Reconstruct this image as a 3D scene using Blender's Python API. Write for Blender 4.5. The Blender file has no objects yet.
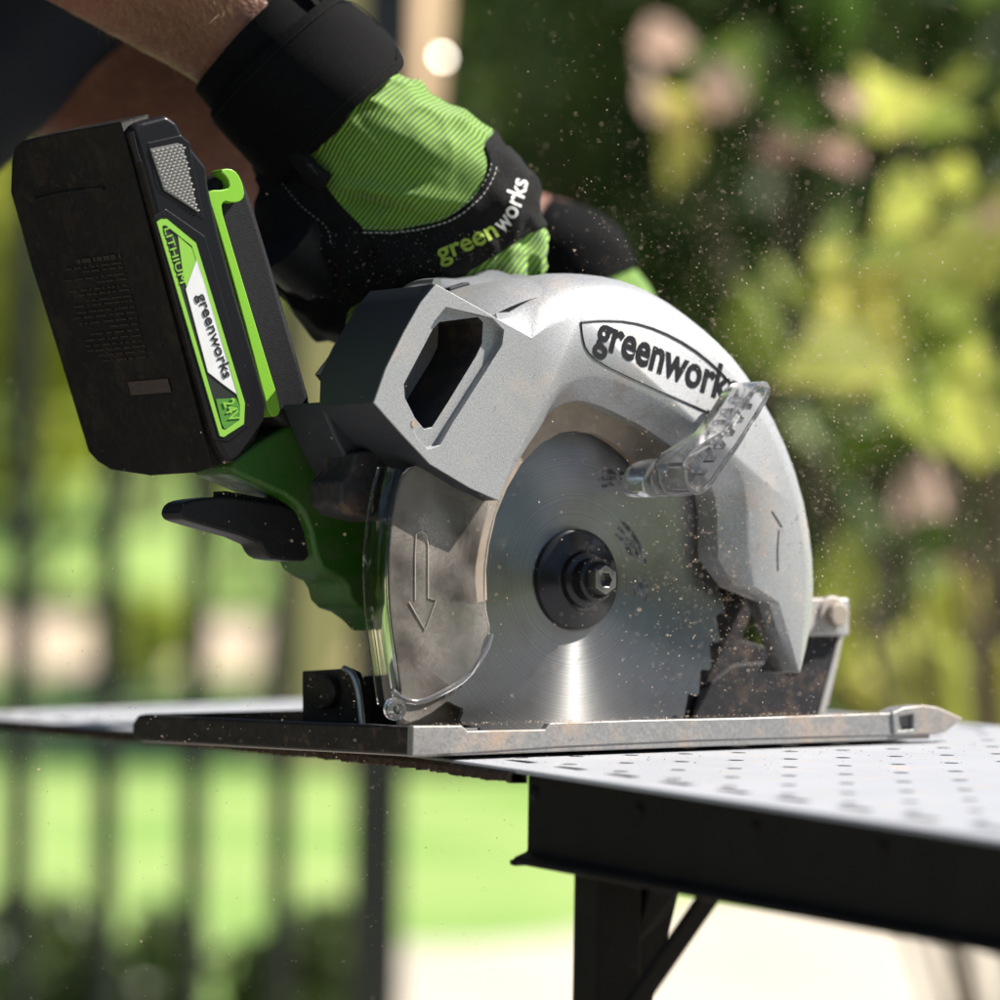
import bpy, bmesh, math, random
import numpy as np
from mathutils import Vector, Matrix
from mathutils.bvhtree import BVHTree
from mathutils.geometry import tessellate_polygon
rnd = random.Random(7)
nrs = np.random.RandomState(11)
scene = bpy.context.scene
COL = scene.collection

# ------------------------------------------------------------------ camera
FPX = 4000.0                       # focal length in units of a 1000-wide picture
CAM_Z = 0.086                      # camera height above the panel (z = 0)
PITCH = math.atan(20 / FPX)        # looking down a touch
ROLL = math.radians(0.86)
fw = Vector((0, math.cos(PITCH), -math.sin(PITCH)))
X0 = Vector((1, 0, 0)); U0 = X0.cross(fw)
c_, s_ = math.cos(ROLL), math.sin(ROLL)
RIGHT = X0 * c_ + U0 * s_
UP = U0 * c_ - X0 * s_
CAM = Vector((0, 0, CAM_Z))
cam_d = bpy.data.cameras.new('camera'); cam = bpy.data.objects.new('camera', cam_d); COL.objects.link(cam)
m = Matrix((RIGHT, UP, -fw)).transposed().to_4x4(); m.translation = CAM
cam.matrix_world = m
cam_d.sensor_width = 36.0; cam_d.lens = 36.0 * FPX / 1000
cam_d.clip_start = 0.05; cam_d.clip_end = 2000
cam_d.dof.use_dof = True; cam_d.dof.focus_distance = 1.256; cam_d.dof.aperture_fstop = 7.8
scene.camera = cam

# ------------------------------------------------------------------ light
SUN = Vector((0.66, 0.12, 0.71)).normalized()      # direction to the sun
EXPOSURE = 1.02
w = bpy.data.worlds.new('World'); scene.world = w; w.use_nodes = True
nt = w.node_tree
sky = nt.nodes.new('ShaderNodeTexSky'); sky.sky_type = 'NISHITA'; sky.sun_disc = False
sky.sun_elevation = math.asin(SUN.z); sky.sun_rotation = math.atan2(SUN.x, SUN.y)
sky.air_density = 1.0; sky.dust_density = 1.0
nt.links.new(sky.outputs[0], nt.nodes['Background'].inputs[0])
nt.nodes['Background'].inputs[1].default_value = 0.055
sl = bpy.data.lights.new('sun', 'SUN'); sl.energy = 5.0; sl.angle = math.radians(0.53); sl.color = (1.0, 0.95, 0.87)
so = bpy.data.objects.new('sun', sl); COL.objects.link(so)
so.rotation_euler = (-SUN).to_track_quat('-Z', 'Y').to_euler()
scene.view_settings.view_transform = 'Standard'; scene.view_settings.look = 'None'
scene.view_settings.gamma = 1; scene.view_settings.use_curve_mapping = False
scene.view_settings.exposure = EXPOSURE
cy = scene.cycles
cy.use_denoising = True; cy.max_bounces = 10; cy.transmission_bounces = 8; cy.transparent_max_bounces = 12
cy.glossy_bounces = 4; cy.diffuse_bounces = 3; cy.sample_clamp_indirect = 6; cy.caustics_reflective = False; cy.caustics_refractive = False

# ------------------------------------------------------------------ geometry helpers
def ray(px, py):
    return (fw + RIGHT * ((px - 500) / FPX) - UP * ((py - 500) / FPX))
def at_depth(px, py, Y):
    d = ray(px, py); return CAM + d * (Y / d.y)
def at_height(px, py, z):
    d = ray(px, py); return CAM + d * ((z - CAM_Z) / d.z)

YAW = math.radians(36.5); BETA = math.radians(1.9)
U = Vector((math.cos(YAW), math.sin(YAW), 0))
N = Vector((math.sin(YAW) * math.cos(BETA), -math.cos(YAW) * math.cos(BETA), math.sin(BETA)))   # out of the blade, towards the viewer
W = U.cross(-N)
ORG = at_height(420, 757, 0.0012)
SAWM = Matrix((U, -N, W)).transposed().to_4x4(); SAWM.translation = ORG
SAWI = SAWM.inverted()
CL = SAWI @ CAM
def L(px, py, y):                      # photograph point -> tool coordinates on the plane at depth y
    d = SAWI.to_3x3() @ ray(px, py); t = (y - CL.y) / d.y
    return CL + d * t
def LX(px, py, x):                     # the same on a plane across the tool
    d = SAWI.to_3x3() @ ray(px, py); t = (x - CL.x) / d.x
    return CL + d * t
def LP(pts, y): return [L(a, b, y) for a, b in pts]

def empty(name, mat=None, loc=None):
    o = bpy.data.objects.new(name, None); COL.objects.link(o); o.empty_display_size = 0.02
    if mat is not None: o.matrix_world = mat
    if loc is not None: o.location = loc
    return o
def tag(o, label=None, cat=None, group=None, kind=None):
    if label: o['label'] = label
    if cat: o['category'] = cat
    if group: o['group'] = group
    if kind: o['kind'] = kind
    return o
def link(name, me, mat=None, parent=None, smooth=40):
    o = bpy.data.objects.new(name, me); COL.objects.link(o)
    if mat is not None:
        for mm in (mat if isinstance(mat, (list, tuple)) else [mat]): me.materials.append(mm)
    if parent is not None: o.parent = parent
    if smooth:
        me.shade_smooth()
        me.set_sharp_from_angle(angle=math.radians(smooth))
    return o
def mesh(name, vs, fs):
    me = bpy.data.meshes.new(name); me.from_pydata([tuple(v) for v in vs], [], fs); me.update()
    bm = bmesh.new(); bm.from_mesh(me); bmesh.ops.recalc_face_normals(bm, faces=bm.faces); bm.to_mesh(me); bm.free()
    return me
def bevel(o, wd, seg=2, ang=35):
    b = o.modifiers.new('bevel', 'BEVEL'); b.width = wd; b.segments = seg; b.limit_method = 'ANGLE'; b.angle_limit = math.radians(ang); b.harden_normals = True
    return o
def apply_mods(o):
    dg = bpy.context.evaluated_depsgraph_get()
    me = bpy.data.meshes.new_from_object(o.evaluated_get(dg), depsgraph=dg)
    o.modifiers.clear(); old = o.data; o.data = me; bpy.data.meshes.remove(old)
    return o
def extr(name, pts, d, mat, parent, bv=0.0006, seg=2, smooth=40):
    """closed outline (3D points on a plane) pushed along the vector d"""
    n = len(pts); d = Vector(d)
    vs = [Vector(p) for p in pts] + [Vector(p) + d for p in pts]
    fs = [tuple(range(n)), tuple(range(2 * n - 1, n - 1, -1))] + [(i, (i + 1) % n, n + (i + 1) % n, n + i) for i in range(n)]
    o = link(name, mesh(name, vs, fs), mat, parent, smooth)
    if bv: bevel(o, bv, seg)
    return o
def slab(name, px, y0, y1, mat, parent, bv=0.0006, seg=2):
    return extr(name, LP(px, y0), (0, y1 - y0, 0), mat, parent, bv, seg)
def smoothpts(pts, it=2, closed=True, keep=()):
    for _ in range(it):
        q = []; n = len(pts)
        for i in range(n if closed else n - 1):
            a, b = Vector(pts[i]), Vector(pts[(i + 1) % n]); q += [a * .75 + b * .25, a * .25 + b * .75]
        if not closed: q = [Vector(pts[0])] + q + [Vector(pts[-1])]
        pts = q
    return pts
def smooth2(px, it=2, closed=True):
    return [(p.x, p.y) for p in smoothpts([Vector((a, b, 0)) for a, b in px], it, closed)]
def tube_data(path, r, n=8, closed=False):
    vs = []; fs = []; P = [Vector(p) for p in path]; k = len(P)
    up = None
    for i, p in enumerate(P):
        if closed: t = (P[(i + 1) % k] - P[i - 1])
        else: t = P[min(i + 1, k - 1)] - P[max(i - 1, 0)]
        t.normalize()
        if up is None:
            up = Vector((0, 0, 1)) if abs(t.z) < .9 else Vector((1, 0, 0))
        s = t.cross(up).normalized(); up = s.cross(t).normalized()
        rr = r[i] if isinstance(r, list) else r
        ra, rb = rr if isinstance(rr, tuple) else (rr, rr)
        for j in range(n):
            a = 2 * math.pi * j / n; vs.append(p + s * (math.cos(a) * ra) + up * (math.sin(a) * rb))
    for i in range(k if closed else k - 1):
        for j in range(n):
            a, b = i * n + j, i * n + (j + 1) % n; c, d = ((i + 1) % k) * n + (j + 1) % n, ((i + 1) % k) * n + j
            fs.append((a, b, c, d))
    if not closed: fs += [tuple(range(n - 1, -1, -1)), tuple(range((k - 1) * n, k * n))]
    return vs, fs
def tube(name, path, r, mat, parent, n=8, closed=False, smooth=60):
    vs, fs = tube_data(path, r, n, closed); return link(name, mesh(name, vs, fs), mat, parent, smooth)
def box_data(c, hx, hy, hz):
    vs = [Vector(c) + hx * a + hy * b + hz * d for a in (-1, 1) for b in (-1, 1) for d in (-1, 1)]
    return vs, [(0, 1, 3, 2), (4, 6, 7, 5), (0, 4, 5, 1), (2, 3, 7, 6), (0, 2, 6, 4), (1, 5, 7, 3)]
def box(name, c, hx, hy, hz, mat, parent, bv=0.0):
    vs, fs = box_data(c, Vector(hx), Vector(hy), Vector(hz)); o = link(name, mesh(name, vs, fs), mat, parent)
    if bv: bevel(o, bv, 2)
    return o
def lathe(name, prof, c, mat, parent, n=64, axis='y', smooth=35, a0=0, a1=2 * math.pi):
    """profile of (radius, along-axis) turned round the tool's y axis"""
    vs = []; fs = []; full = abs(a1 - a0 - 2 * math.pi) < 1e-6; k = len(prof); na = n if full else n + 1
    for i in range(na):
        a = a0 + (a1 - a0) * i / n
        for r, h in prof: vs.append(Vector(c) + Vector((math.cos(a) * r, h, math.sin(a) * r)))
    for i in range(n):
        for j in range(k - 1):
            p, q = i * k + j, ((i + 1) % na) * k + j; fs.append((p, p + 1, q + 1, q))
    me = mesh(name, vs, fs); bm = bmesh.new(); bm.from_mesh(me); bmesh.ops.remove_doubles(bm, verts=bm.verts, dist=1e-6); bmesh.ops.recalc_face_normals(bm, faces=bm.faces); bm.to_mesh(me); bm.free()
    return link(name, me, mat, parent, smooth)
def text_me(s, offset=0.0, extrude=0.0, shear=0.0, res=3):
    cu = bpy.data.curves.new('t', 'FONT'); cu.body = s; cu.offset = offset; cu.extrude = extrude; cu.shear = shear; cu.resolution_u = res
    o = bpy.data.objects.new('t', cu); COL.objects.link(o); dg = bpy.context.evaluated_depsgraph_get(); dg.update()
    me = bpy.data.meshes.new_from_object(o.evaluated_get(dg)); bpy.data.objects.remove(o); bpy.data.curves.remove(cu)
    return me
def text(name, s, p0, p1, up, height, mat, parent, depth=0.0003, offset=0.02, shear=0.0):
    """text laid from p0 to p1 along its baseline; height is that of the whole glyph box"""
    me = text_me(s, offset, 0.05, shear)
    co = np.array([v.co[:] for v in me.vertices]); mn, mx = co.min(0), co.max(0)
    p0, p1 = Vector(p0), Vector(p1); xd = (p1 - p0); wd = xd.length; xd.normalize()
    up = Vector(up); up = (up - xd * up.dot(xd)).normalized(); nn = xd.cross(up)
    for v, c in zip(me.vertices, co):
        v.co = p0 + xd * ((c[0] - mn[0]) / (mx[0] - mn[0]) * wd) + up * (c[1] * height / (mx[1] - mn[1])) + nn * (c[2] / 0.05 * depth)
    return link(name, me, mat, parent, 30)

# ------------------------------------------------------------------ materials
def M(name, col, rough=.5, metal=0.0, var=None, bump=None, dust=None, spec=.5, trans=0.0, ior=1.45, coat=0.0, sheen=0.0, fleck=None, aniso=None, dust2=None, sss=0.0):
    mt = bpy.data.materials.new(name); mt.use_nodes = True; t = mt.node_tree; b = t.nodes['Principled BSDF']
    N_ = t.nodes.new; lk = t.links.new
    tc = N_('ShaderNodeTexCoord').outputs['Object']
    b.inputs['Roughness'].default_value = rough; b.inputs['Metallic'].default_value = metal
    b.inputs['Specular IOR Level'].default_value = spec; b.inputs['Transmission Weight'].default_value = trans; b.inputs['IOR'].default_value = ior
    b.inputs['Coat Weight'].default_value = coat; b.inputs['Coat Roughness'].default_value = .15
    if sheen: b.inputs['Sheen Weight'].default_value = sheen; b.inputs['Sheen Roughness'].default_value = .5
    if sss: b.inputs['Subsurface Weight'].default_value = sss; b.inputs['Subsurface Radius'].default_value = (.01, .004, .002); b.inputs['Subsurface Scale'].default_value = .3
    rgb = N_('ShaderNodeRGB'); rgb.outputs[0].default_value = (*col, 1); c = rgb.outputs[0]
    def noise(scale, detail=4, rough_=.6):
        n = N_('ShaderNodeTexNoise'); n.inputs['Scale'].default_value = scale; n.inputs['Detail'].default_value = detail; n.inputs['Roughness'].default_value = rough_; lk(tc, n.inputs['Vector']); return n.outputs['Fac']
    def ramp(f, lo, hi):
        r = N_('ShaderNodeMapRange'); r.inputs[1].default_value = lo; r.inputs[2].default_value = hi; lk(f, r.inputs[0]); return r.outputs[0]
    def mix(f, a, bb, mode='MIX'):
        x = N_('ShaderNodeMix'); x.data_type = 'RGBA'; x.blend_type = mode
        if isinstance(f, float): x.inputs[0].default_value = f
        else: lk(f, x.inputs[0])
        for s, v in ((6, a), (7, bb)):
            if isinstance(v, tuple): x.inputs[s].default_value = (*v, 1)
            else: lk(v, x.inputs[s])
        return x.outputs[2]
    if var:
        sc, amt = var; f = ramp(noise(sc), .25, .75)
        mm = N_('ShaderNodeMapRange'); mm.inputs[3].default_value = 1 - amt; mm.inputs[4].default_value = 1 + amt; lk(f, mm.inputs[0])
        v = N_('ShaderNodeVectorMath'); v.operation = 'SCALE'; lk(c, v.inputs[0]); lk(mm.outputs[0], v.inputs['Scale']); c = v.outputs[0]
    if fleck:
        sc, colr, lo, hi = fleck; c = mix(ramp(noise(sc, 2), lo, hi), c, colr)
    for dd in (dust, dust2):
        if dd:
            dc, sc, lo, hi = dd; f1 = ramp(noise(sc, 8, .7), lo, hi); c = mix(f1, c, dc)
            rr = N_('ShaderNodeMix'); rr.data_type = 'FLOAT'; lk(f1, rr.inputs[0]); rr.inputs[2].default_value = b.inputs['Roughness'].default_value; rr.inputs[3].default_value = .85
            if not b.inputs['Roughness'].is_linked: lk(rr.outputs[0], b.inputs['Roughness'])
            if metal:
                r2 = N_('ShaderNodeMix'); r2.data_type = 'FLOAT'; lk(f1, r2.inputs[0]); r2.inputs[2].default_value = metal; r2.inputs[3].default_value = 0
                if not b.inputs['Metallic'].is_linked: lk(r2.outputs[0], b.inputs['Metallic'])
            if trans:
                r2 = N_('ShaderNodeMix'); r2.data_type = 'FLOAT'; lk(f1, r2.inputs[0]); r2.inputs[2].default_value = trans; r2.inputs[3].default_value = 0
                if not b.inputs['Transmission Weight'].is_linked: lk(r2.outputs[0], b.inputs['Transmission Weight'])
    lk(c, b.inputs['Base Color'])
    if bump:
        sc, st = bump; bp = N_('ShaderNodeBump'); bp.inputs['Strength'].default_value = 1; bp.inputs['Distance'].default_value = st; lk(noise(sc, 3), bp.inputs['Height']); lk(bp.outputs[0], b.inputs['Normal'])
    mt['c'] = 1
    return mt
DUST = (.30, .20, .13)
m_silver = M('silver paint', (.36, .365, .375), .45, .45, var=(1700, .34), bump=(1300, .00005), dust=(DUST, 46, .53, .86), dust2=((.36, .26, .18), 520, .58, .76), fleck=(700, (.10, .09, .08), .70, .76))
m_silver_edge = M('silver bare', (.52, .52, .53), .32, .8, var=(400, .1), dust=(DUST, 60, .6, .9))
m_dustwall = M('dusty inner wall', (.30, .24, .19), .75, .1, var=(120, .25), bump=(900, .0001), dust=((.42, .32, .23), 90, .5, .8))  # brown dust on the guard's inner parts
m_basesteel = M('zinc base', (.29, .285, .28), .5, .5, var=(700, .22), bump=(900, .0001), dust=((.40, .29, .21), 55, .48, .75), fleck=(500, (.1, .09, .08), .72, .8))
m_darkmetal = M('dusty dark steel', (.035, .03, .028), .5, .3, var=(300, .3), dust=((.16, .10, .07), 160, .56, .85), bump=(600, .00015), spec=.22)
m_dark = M('dusty dark cast', (.03, .03, .034), .5, 0, var=(300, .3), dust=((.20, .13, .09), 110, .5, .9), bump=(900, .0001), spec=.22)
m_black = M('black plastic', (.016, .016, .018), .42, 0, var=(500, .2), bump=(1500, .00012), dust=((.06, .045, .035), 220, .62, .85), spec=.22)
m_blacks = M('black satin plastic', (.010, .010, .012), .27, 0, bump=(900, .00005), dust=((.05, .042, .035), 260, .64, .85), spec=.22)
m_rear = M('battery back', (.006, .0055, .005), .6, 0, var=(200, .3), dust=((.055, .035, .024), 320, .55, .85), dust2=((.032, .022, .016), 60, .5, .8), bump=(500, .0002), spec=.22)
m_bluegrey = M('dark grey cast', (.040, .044, .055), .45, .2, bump=(1500, .0001), dust=((.10, .08, .07), 80, .62, .9), fleck=(1200, (.12, .11, .11), .72, .8), spec=.22)
m_green = M('lime plastic', (.20, .46, .035), .35, 0, bump=(1400, .00006))
m_gbody = M('green body plastic', (.022, .105, .008), .42, 0, bump=(1400, .00008), dust=((.08, .085, .045), 90, .45, .8), dust2=((.12, .09, .055), 300, .62, .8))
m_logo = M('black print', (.010, .010, .014), .45)
m_lgreen = M('label green', (.22, .46, .06), .3, coat=.3)
m_lsil = M('label silver', (.70, .70, .72), .35, .2, var=(300, .06))
m_faint = M('faint print', (.016, .012, .010), .6, dust=((.03, .02, .015), 300, .5, .7))
m_hex = M('bolt steel', (.25, .24, .23), .35, .9, dust=((.2, .15, .1), 700, .6, .8))
m_gloss = M('oiled black steel', (.014, .014, .016), .22, .2, dust=((.25, .18, .12), 350, .72, .78))
m_clear = M('clear plastic', (.97, .97, .98), .12, 0, trans=.93, ior=1.47)
m_pin = M('dusty pin', (.34, .29, .24), .7, .3, bump=(900, .0002), var=(300, .2))
m_bracket = M('grey cast bracket', (.42, .41, .40), .5, .3, var=(900, .15), dust=((.36, .27, .2), 60, .5, .8))

def blade_mat():
    mt = bpy.data.materials.new('brushed blade steel'); mt.use_nodes = True; t = mt.node_tree; b = t.nodes['Principled BSDF']; lk = t.links.new
    tc = t.nodes.new('ShaderNodeTexCoord'); sp = t.nodes.new('ShaderNodeSeparateXYZ'); lk(tc.outputs['Object'], sp.inputs[0])
    def mt_(op, a, bb=None):
        n = t.nodes.new('ShaderNodeMath'); n.operation = op
        for i, v in enumerate((a, bb)):
            if v is None: continue
            if isinstance(v, (int, float)): n.inputs[i].default_value = v
            else: lk(v, n.inputs[i])
        return n.outputs[0]
    r = mt_('SQRT', mt_('ADD', mt_('POWER', sp.outputs['X'], 2), mt_('POWER', sp.outputs['Z'], 2)))
    n = t.nodes.new('ShaderNodeTexNoise'); n.noise_dimensions = '1D'; n.inputs['Scale'].default_value = 2600; n.inputs['Detail'].default_value = 6; lk(r, n.inputs['W'])
    mr = t.nodes.new('ShaderNodeMapRange'); mr.inputs[1].default_value = .3; mr.inputs[2].default_value = .7; mr.inputs[3].default_value = .23; mr.inputs[4].default_value = .35; lk(n.outputs[0], mr.inputs[0])
    cb = t.nodes.new('ShaderNodeCombineColor'); [lk(mr.outputs[0], cb.inputs[i]) for i in range(3)]
    dn = t.nodes.new('ShaderNodeTexNoise'); dn.inputs['Scale'].default_value = 90; dn.inputs['Detail'].default_value = 8; lk(tc.outputs['Object'], dn.inputs['Vector'])
    dr = t.nodes.new('ShaderNodeMapRange'); dr.inputs[1].default_value = .52; dr.inputs[2].default_value = .85; dr.inputs[4].default_value = .5; lk(dn.outputs[0], dr.inputs[0])
    mx = t.nodes.new('ShaderNodeMix'); mx.data_type = 'RGBA'; lk(dr.outputs[0], mx.inputs[0]); lk(cb.outputs[0], mx.inputs[6]); mx.inputs[7].default_value = (.2, .17, .15, 1)
    lk(mx.outputs[2], b.inputs['Base Color'])
    b.inputs['Metallic'].default_value = 1; b.inputs['Roughness'].default_value = .34; b.inputs['Anisotropic'].default_value = .93; b.inputs['Anisotropic Rotation'].default_value = .25
    tg = t.nodes.new('ShaderNodeTangent'); tg.direction_type = 'RADIAL'; tg.axis = 'Y'; lk(tg.outputs[0], b.inputs['Tangent'])
    bp = t.nodes.new('ShaderNodeBump'); bp.inputs['Distance'].default_value = .000012; bp.inputs['Strength'].default_value = .4; lk(n.outputs[0], bp.inputs['Height']); lk(bp.outputs[0], b.inputs['Normal'])
    return mt
m_blade = blade_mat()

def dusty_clear():
    mt = bpy.data.materials.new('dusty clear guard'); mt.use_nodes = True; t = mt.node_tree; lk = t.links.new
    b = t.nodes['Principled BSDF']; b.inputs['Transmission Weight'].default_value = 1; b.inputs['Roughness'].default_value = .16; b.inputs['IOR'].default_value = 1.3; b.inputs['Base Color'].default_value = (.90, .88, .85, 1)
    d = t.nodes.new('ShaderNodeBsdfPrincipled'); d.inputs['Roughness'].default_value = .9
    tc = t.nodes.new('ShaderNodeTexCoord')
    n1 = t.nodes.new('ShaderNodeTexNoise'); n1.inputs['Scale'].default_value = 48; n1.inputs['Detail'].default_value = 6; lk(tc.outputs['Object'], n1.inputs['Vector'])
    n2 = t.nodes.new('ShaderNodeTexNoise'); n2.inputs['Scale'].default_value = 1500; n2.inputs['Detail'].default_value = 4; lk(tc.outputs['Object'], n2.inputs['Vector'])
    a = t.nodes.new('ShaderNodeMapRange'); a.inputs[1].default_value = .32; a.inputs[2].default_value = .66; a.inputs[3].default_value = .06; a.inputs[4].default_value = .40; lk(n1.outputs[0], a.inputs[0])
    e = t.nodes.new('ShaderNodeMapRange'); e.inputs[1].default_value = .3; e.inputs[2].default_value = .7; e.inputs[3].default_value = .8; e.inputs[4].default_value = 1.15; lk(n2.outputs[0], e.inputs[0])
    mu = t.nodes.new('ShaderNodeMath'); mu.operation = 'MULTIPLY'; lk(a.outputs[0], mu.inputs[0]); lk(e.outputs[0], mu.inputs[1])
    cr = t.nodes.new('ShaderNodeMix'); cr.data_type = 'RGBA'; lk(n2.outputs[0], cr.inputs[0]); cr.inputs[6].default_value = (.44, .39, .34, 1); cr.inputs[7].default_value = (.64, .59, .53, 1); lk(cr.outputs[2], d.inputs['Base Color'])
    ms = t.nodes.new('ShaderNodeMixShader'); lk(mu.outputs[0], ms.inputs[0]); lk(b.outputs[0], ms.inputs[1]); lk(d.outputs[0], ms.inputs[2])
    lk(ms.outputs[0], t.nodes['Material Output'].inputs[0])
    return mt
m_lguard = dusty_clear()

# ------------------------------------------------------------------ THE SAW
saw = empty('circular_saw', SAWM)
tag(saw, 'silver and green cordless circular saw with black battery, standing on the perforated panel', 'circular saw')
YF, YB = 0.010, 0.030          # guard face, blade plane (tool depth)
HUB = L(573, 580, YB)          # centre of the blade
def up_z(p): return Vector((p.x - HUB.x, 0, p.z - HUB.z))

# --- base plate with turned-up edges
def zc(p, z): return Vector((p.x, p.y, z))
BL = L(930, 737, 0).x; BW = 0.168
plate = bmesh.new()
base_pts = [(0, 0), (BL, 0), (BL + .004, .02), (BL + .004, BW - .01), (BL - .006, BW), (.006, BW), (0, BW - .006)]
base = extr('base_plate', [Vector((a, b, 0.0)) for a, b in base_pts], (0, 0, .0028), m_basesteel, saw, .0005)
base['label'] = 'dusty zinc steel base plate of the saw'
side = [(413, 726), (462, 725.5), (468, 731), (545, 729.5), (550, 723), (640, 720), (740, 718), (896, 712.5), (904, 735), (700, 740.5), (560, 747), (412, 757)]
extr('side_rail', LP(side, -.0004), (0, .003, 0), m_basesteel, base, .0005)
nose = [(892, 712.5), (904, 707.5), (924, 705), (938, 707), (964, 718.5), (946, 732), (937, 734), (906, 735.5), (894, 735)]
slot = [(905, 717), (919, 714.5), (919, 729.5), (905, 731)]
no = extr('nose_notch', LP(nose, -.0012), (0, .008, 0), m_basesteel, base, 0)
cut = extr('cut', LP(slot, -.004), (0, .006, 0), None, saw, 0)
bo = no.modifiers.new('b', 'BOOLEAN'); bo.object = cut; bo.operation = 'DIFFERENCE'; bo.solver = 'EXACT'
apply_mods(no); bpy.data.objects.remove(cut); bevel(no, .0006, 2)
# end rail across the tool, its shade put into a darker metal colour
h = .0092
endr = [Vector((-.0006, y, z)) for y, z in ((-.0003, .0002), (BW - .004, .0002), (BW, .002), (BW, h - .003), (BW - .004, h), (-.0003, h))]
extr('end_rail', endr, (.003, 0, 0), m_darkmetal, base, .0012)
extr('rear_rail', [Vector((0.004, BW - .003, 0)), Vector((BL - .01, BW - .003, 0)), Vector((BL - .01, BW - .003, h)), Vector((0.004, BW - .003, h))], (0, .003, 0), m_darkmetal, base, .0006)
# front bracket: dark plate with a bright rounded edge
bx = 0.022
def yz(px, x): return LX(px[0], px[1], x)
br = [(302, 671), (345, 668.5), (352, 672), (357, 684), (360, 700), (362, 724), (302, 722)]
ob = extr('bevel_bracket', [yz(p, bx) for p in br], (.0035, 0, 0), m_darkmetal, base, .0006)
edge = smoothpts([yz(p, bx - .0004) for p in ((344, 668.5), (352, 672), (357, 684), (360, 700), (362, 724))], 2, False)
tube('bracket_edge', edge, .0011, m_silver_edge, ob, 8)
kb = [(321 + 13 * math.cos(a), 692 + 17 * math.sin(a)) for a in np.linspace(0, 2 * math.pi, 20, endpoint=False)]
extr('bracket_knob', [yz(p, bx - .0028) for p in kb], (.003, 0, 0), m_darkmetal, ob, .0009, 3)
br2 = [(362, 676), (386, 674), (392, 690), (392, 726), (362, 724)]
extr('inner_bracket', [yz(p, bx + .012) for p in br2], (.003, 0, 0), m_darkmetal, base, .0006)

# --- pivot bracket at the far end
pv = .050
slab('pivot_arm', [(812, 632), (842, 633), (824, 700), (820, 716), (690, 722), (700, 690), (735, 664), (790, 660)], pv, pv + .005, m_dark, base, .0008)
slab('pivot_edge', [(840, 632), (845, 632), (829, 704), (822, 716), (818, 716)], pv - .0006, pv + .006, m_bracket, base, .0004)
kn = slab('pivot_knuckle', smooth2([(806, 598), (850, 598), (850, 636), (806, 636)], 0), pv - .004, pv + .014, m_bracket, base, .001)
pc = L(832, 615, pv - .004)
lathe('pivot_pin', [(0, -.0042), (.0034, -.0042), (.0041, -.0036), (.0041, 0), (.0062, .0001), (.0062, .0)], pc, m_pin, kn, 28)
lathe('pivot_boss', [(0, -.0012), (.0058, -.0012), (.0066, -.0004), (.0066, .001)], pc, m_bracket, kn, 28)
# wall of the foot behind the blade
slab('foot_wall', [(680, 560), (735, 580), (752, 612), (742, 640), (770, 648), (800, 650), (812, 716), (560, 722), (600, 640)], pv + .002, pv + .0045, m_dark, base, .0006)

# --- upper guard
CY = HUB
GO = [(496, 499.5), (470, 488), (430, 464), (400, 432), (374, 402.5), (386, 368), (404, 332), (421, 302), (436, 284), (470, 303), (500, 320), (532, 338),
      (550, 328), (565, 320), (580, 315), (595, 312), (610, 311), (625, 312), (640, 315), (655, 320), (670, 327), (685, 336), (700, 347), (715, 359), (730, 374), (743, 391), (756, 411), (768, 432), (779, 456), (788, 480),
      (796, 508), (801, 535), (804, 560), (805, 585), (804, 615), (802, 645), (800, 671)]
GI = [(499, 500.5), (504, 484), (511, 465), (520, 445), (530, 425), (541, 406), (551, 391), (562, 381), (574, 375.5), (588, 373), (602, 375), (618, 380), (634, 387), (649, 394), (664, 402), (679, 412), (693, 422), (706, 433), (720, 446), (732, 459), (741, 471), (746, 485), (749, 505), (750, 530), (751, 555), (756, 587), (768, 595), (779, 603), (786, 627), (793, 650), (799, 672)]
nO, nI = len(GO), len(GI)
po = LP(GO, YF); pi = LP(GI, YF)
def radial(p, d):
    v = up_z(p); v.normalize(); return p + v * d
xa = np.array([[p.x, p.z] for p in po[13:34]]); sol = np.linalg.lstsq(np.c_[2 * xa, np.ones(len(xa))], (xa ** 2).sum(1), rcond=None)[0]
GCX, GCZ = float(sol[0]), float(sol[1]); RFIT = math.sqrt(sol[2] + sol[0] ** 2 + sol[1] ** 2)
def oradial(p, d):
    v = Vector((p.x - GCX, 0, p.z - GCZ)); v.normalize(); return p + v * d
def ramp01(i, a, b): return max(0., min(1., (i - a) / (b - a)))
for i in range(12, 17):
    f_ = (i - 11) / 6; q_ = po[i].copy()
    v = Vector((po[i].x - GCX, 0, po[i].z - GCZ)).normalized() * RFIT; po[i] = q_.lerp(Vector((GCX + v.x, YF, GCZ + v.z)), .35)
out = []
loopsO = []; loopsI = []
for i, p in enumerate(po):
    k = ramp01(i, 10.0, 11.0) * (1 - ramp01(i, nO - 3, nO - 1) * .85)     # round shoulder only on the arc
    chute = 1 - ramp01(i, 10.5, 12)
    a1 = oradial(p, .0075 * k); a1.y = YF + .0040 * k + .0006
    a2 = oradial(p, .0125 * k); a2.y = YF + .0130 * k + .0012
    a3 = oradial(p, .0138 * k); a3.y = YF + .024
    yb = (.030 if i <= 4 else .036) if i < 11 else .054
    a4 = oradial(p, .0128 * k); a4.y = YF + (yb * (1 if i > 1 else .5)) * (1 - .72 * ramp01(i, nO - 5, nO - 2))
    loopsO.append([p, a1, a2, a3, a4])
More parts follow.
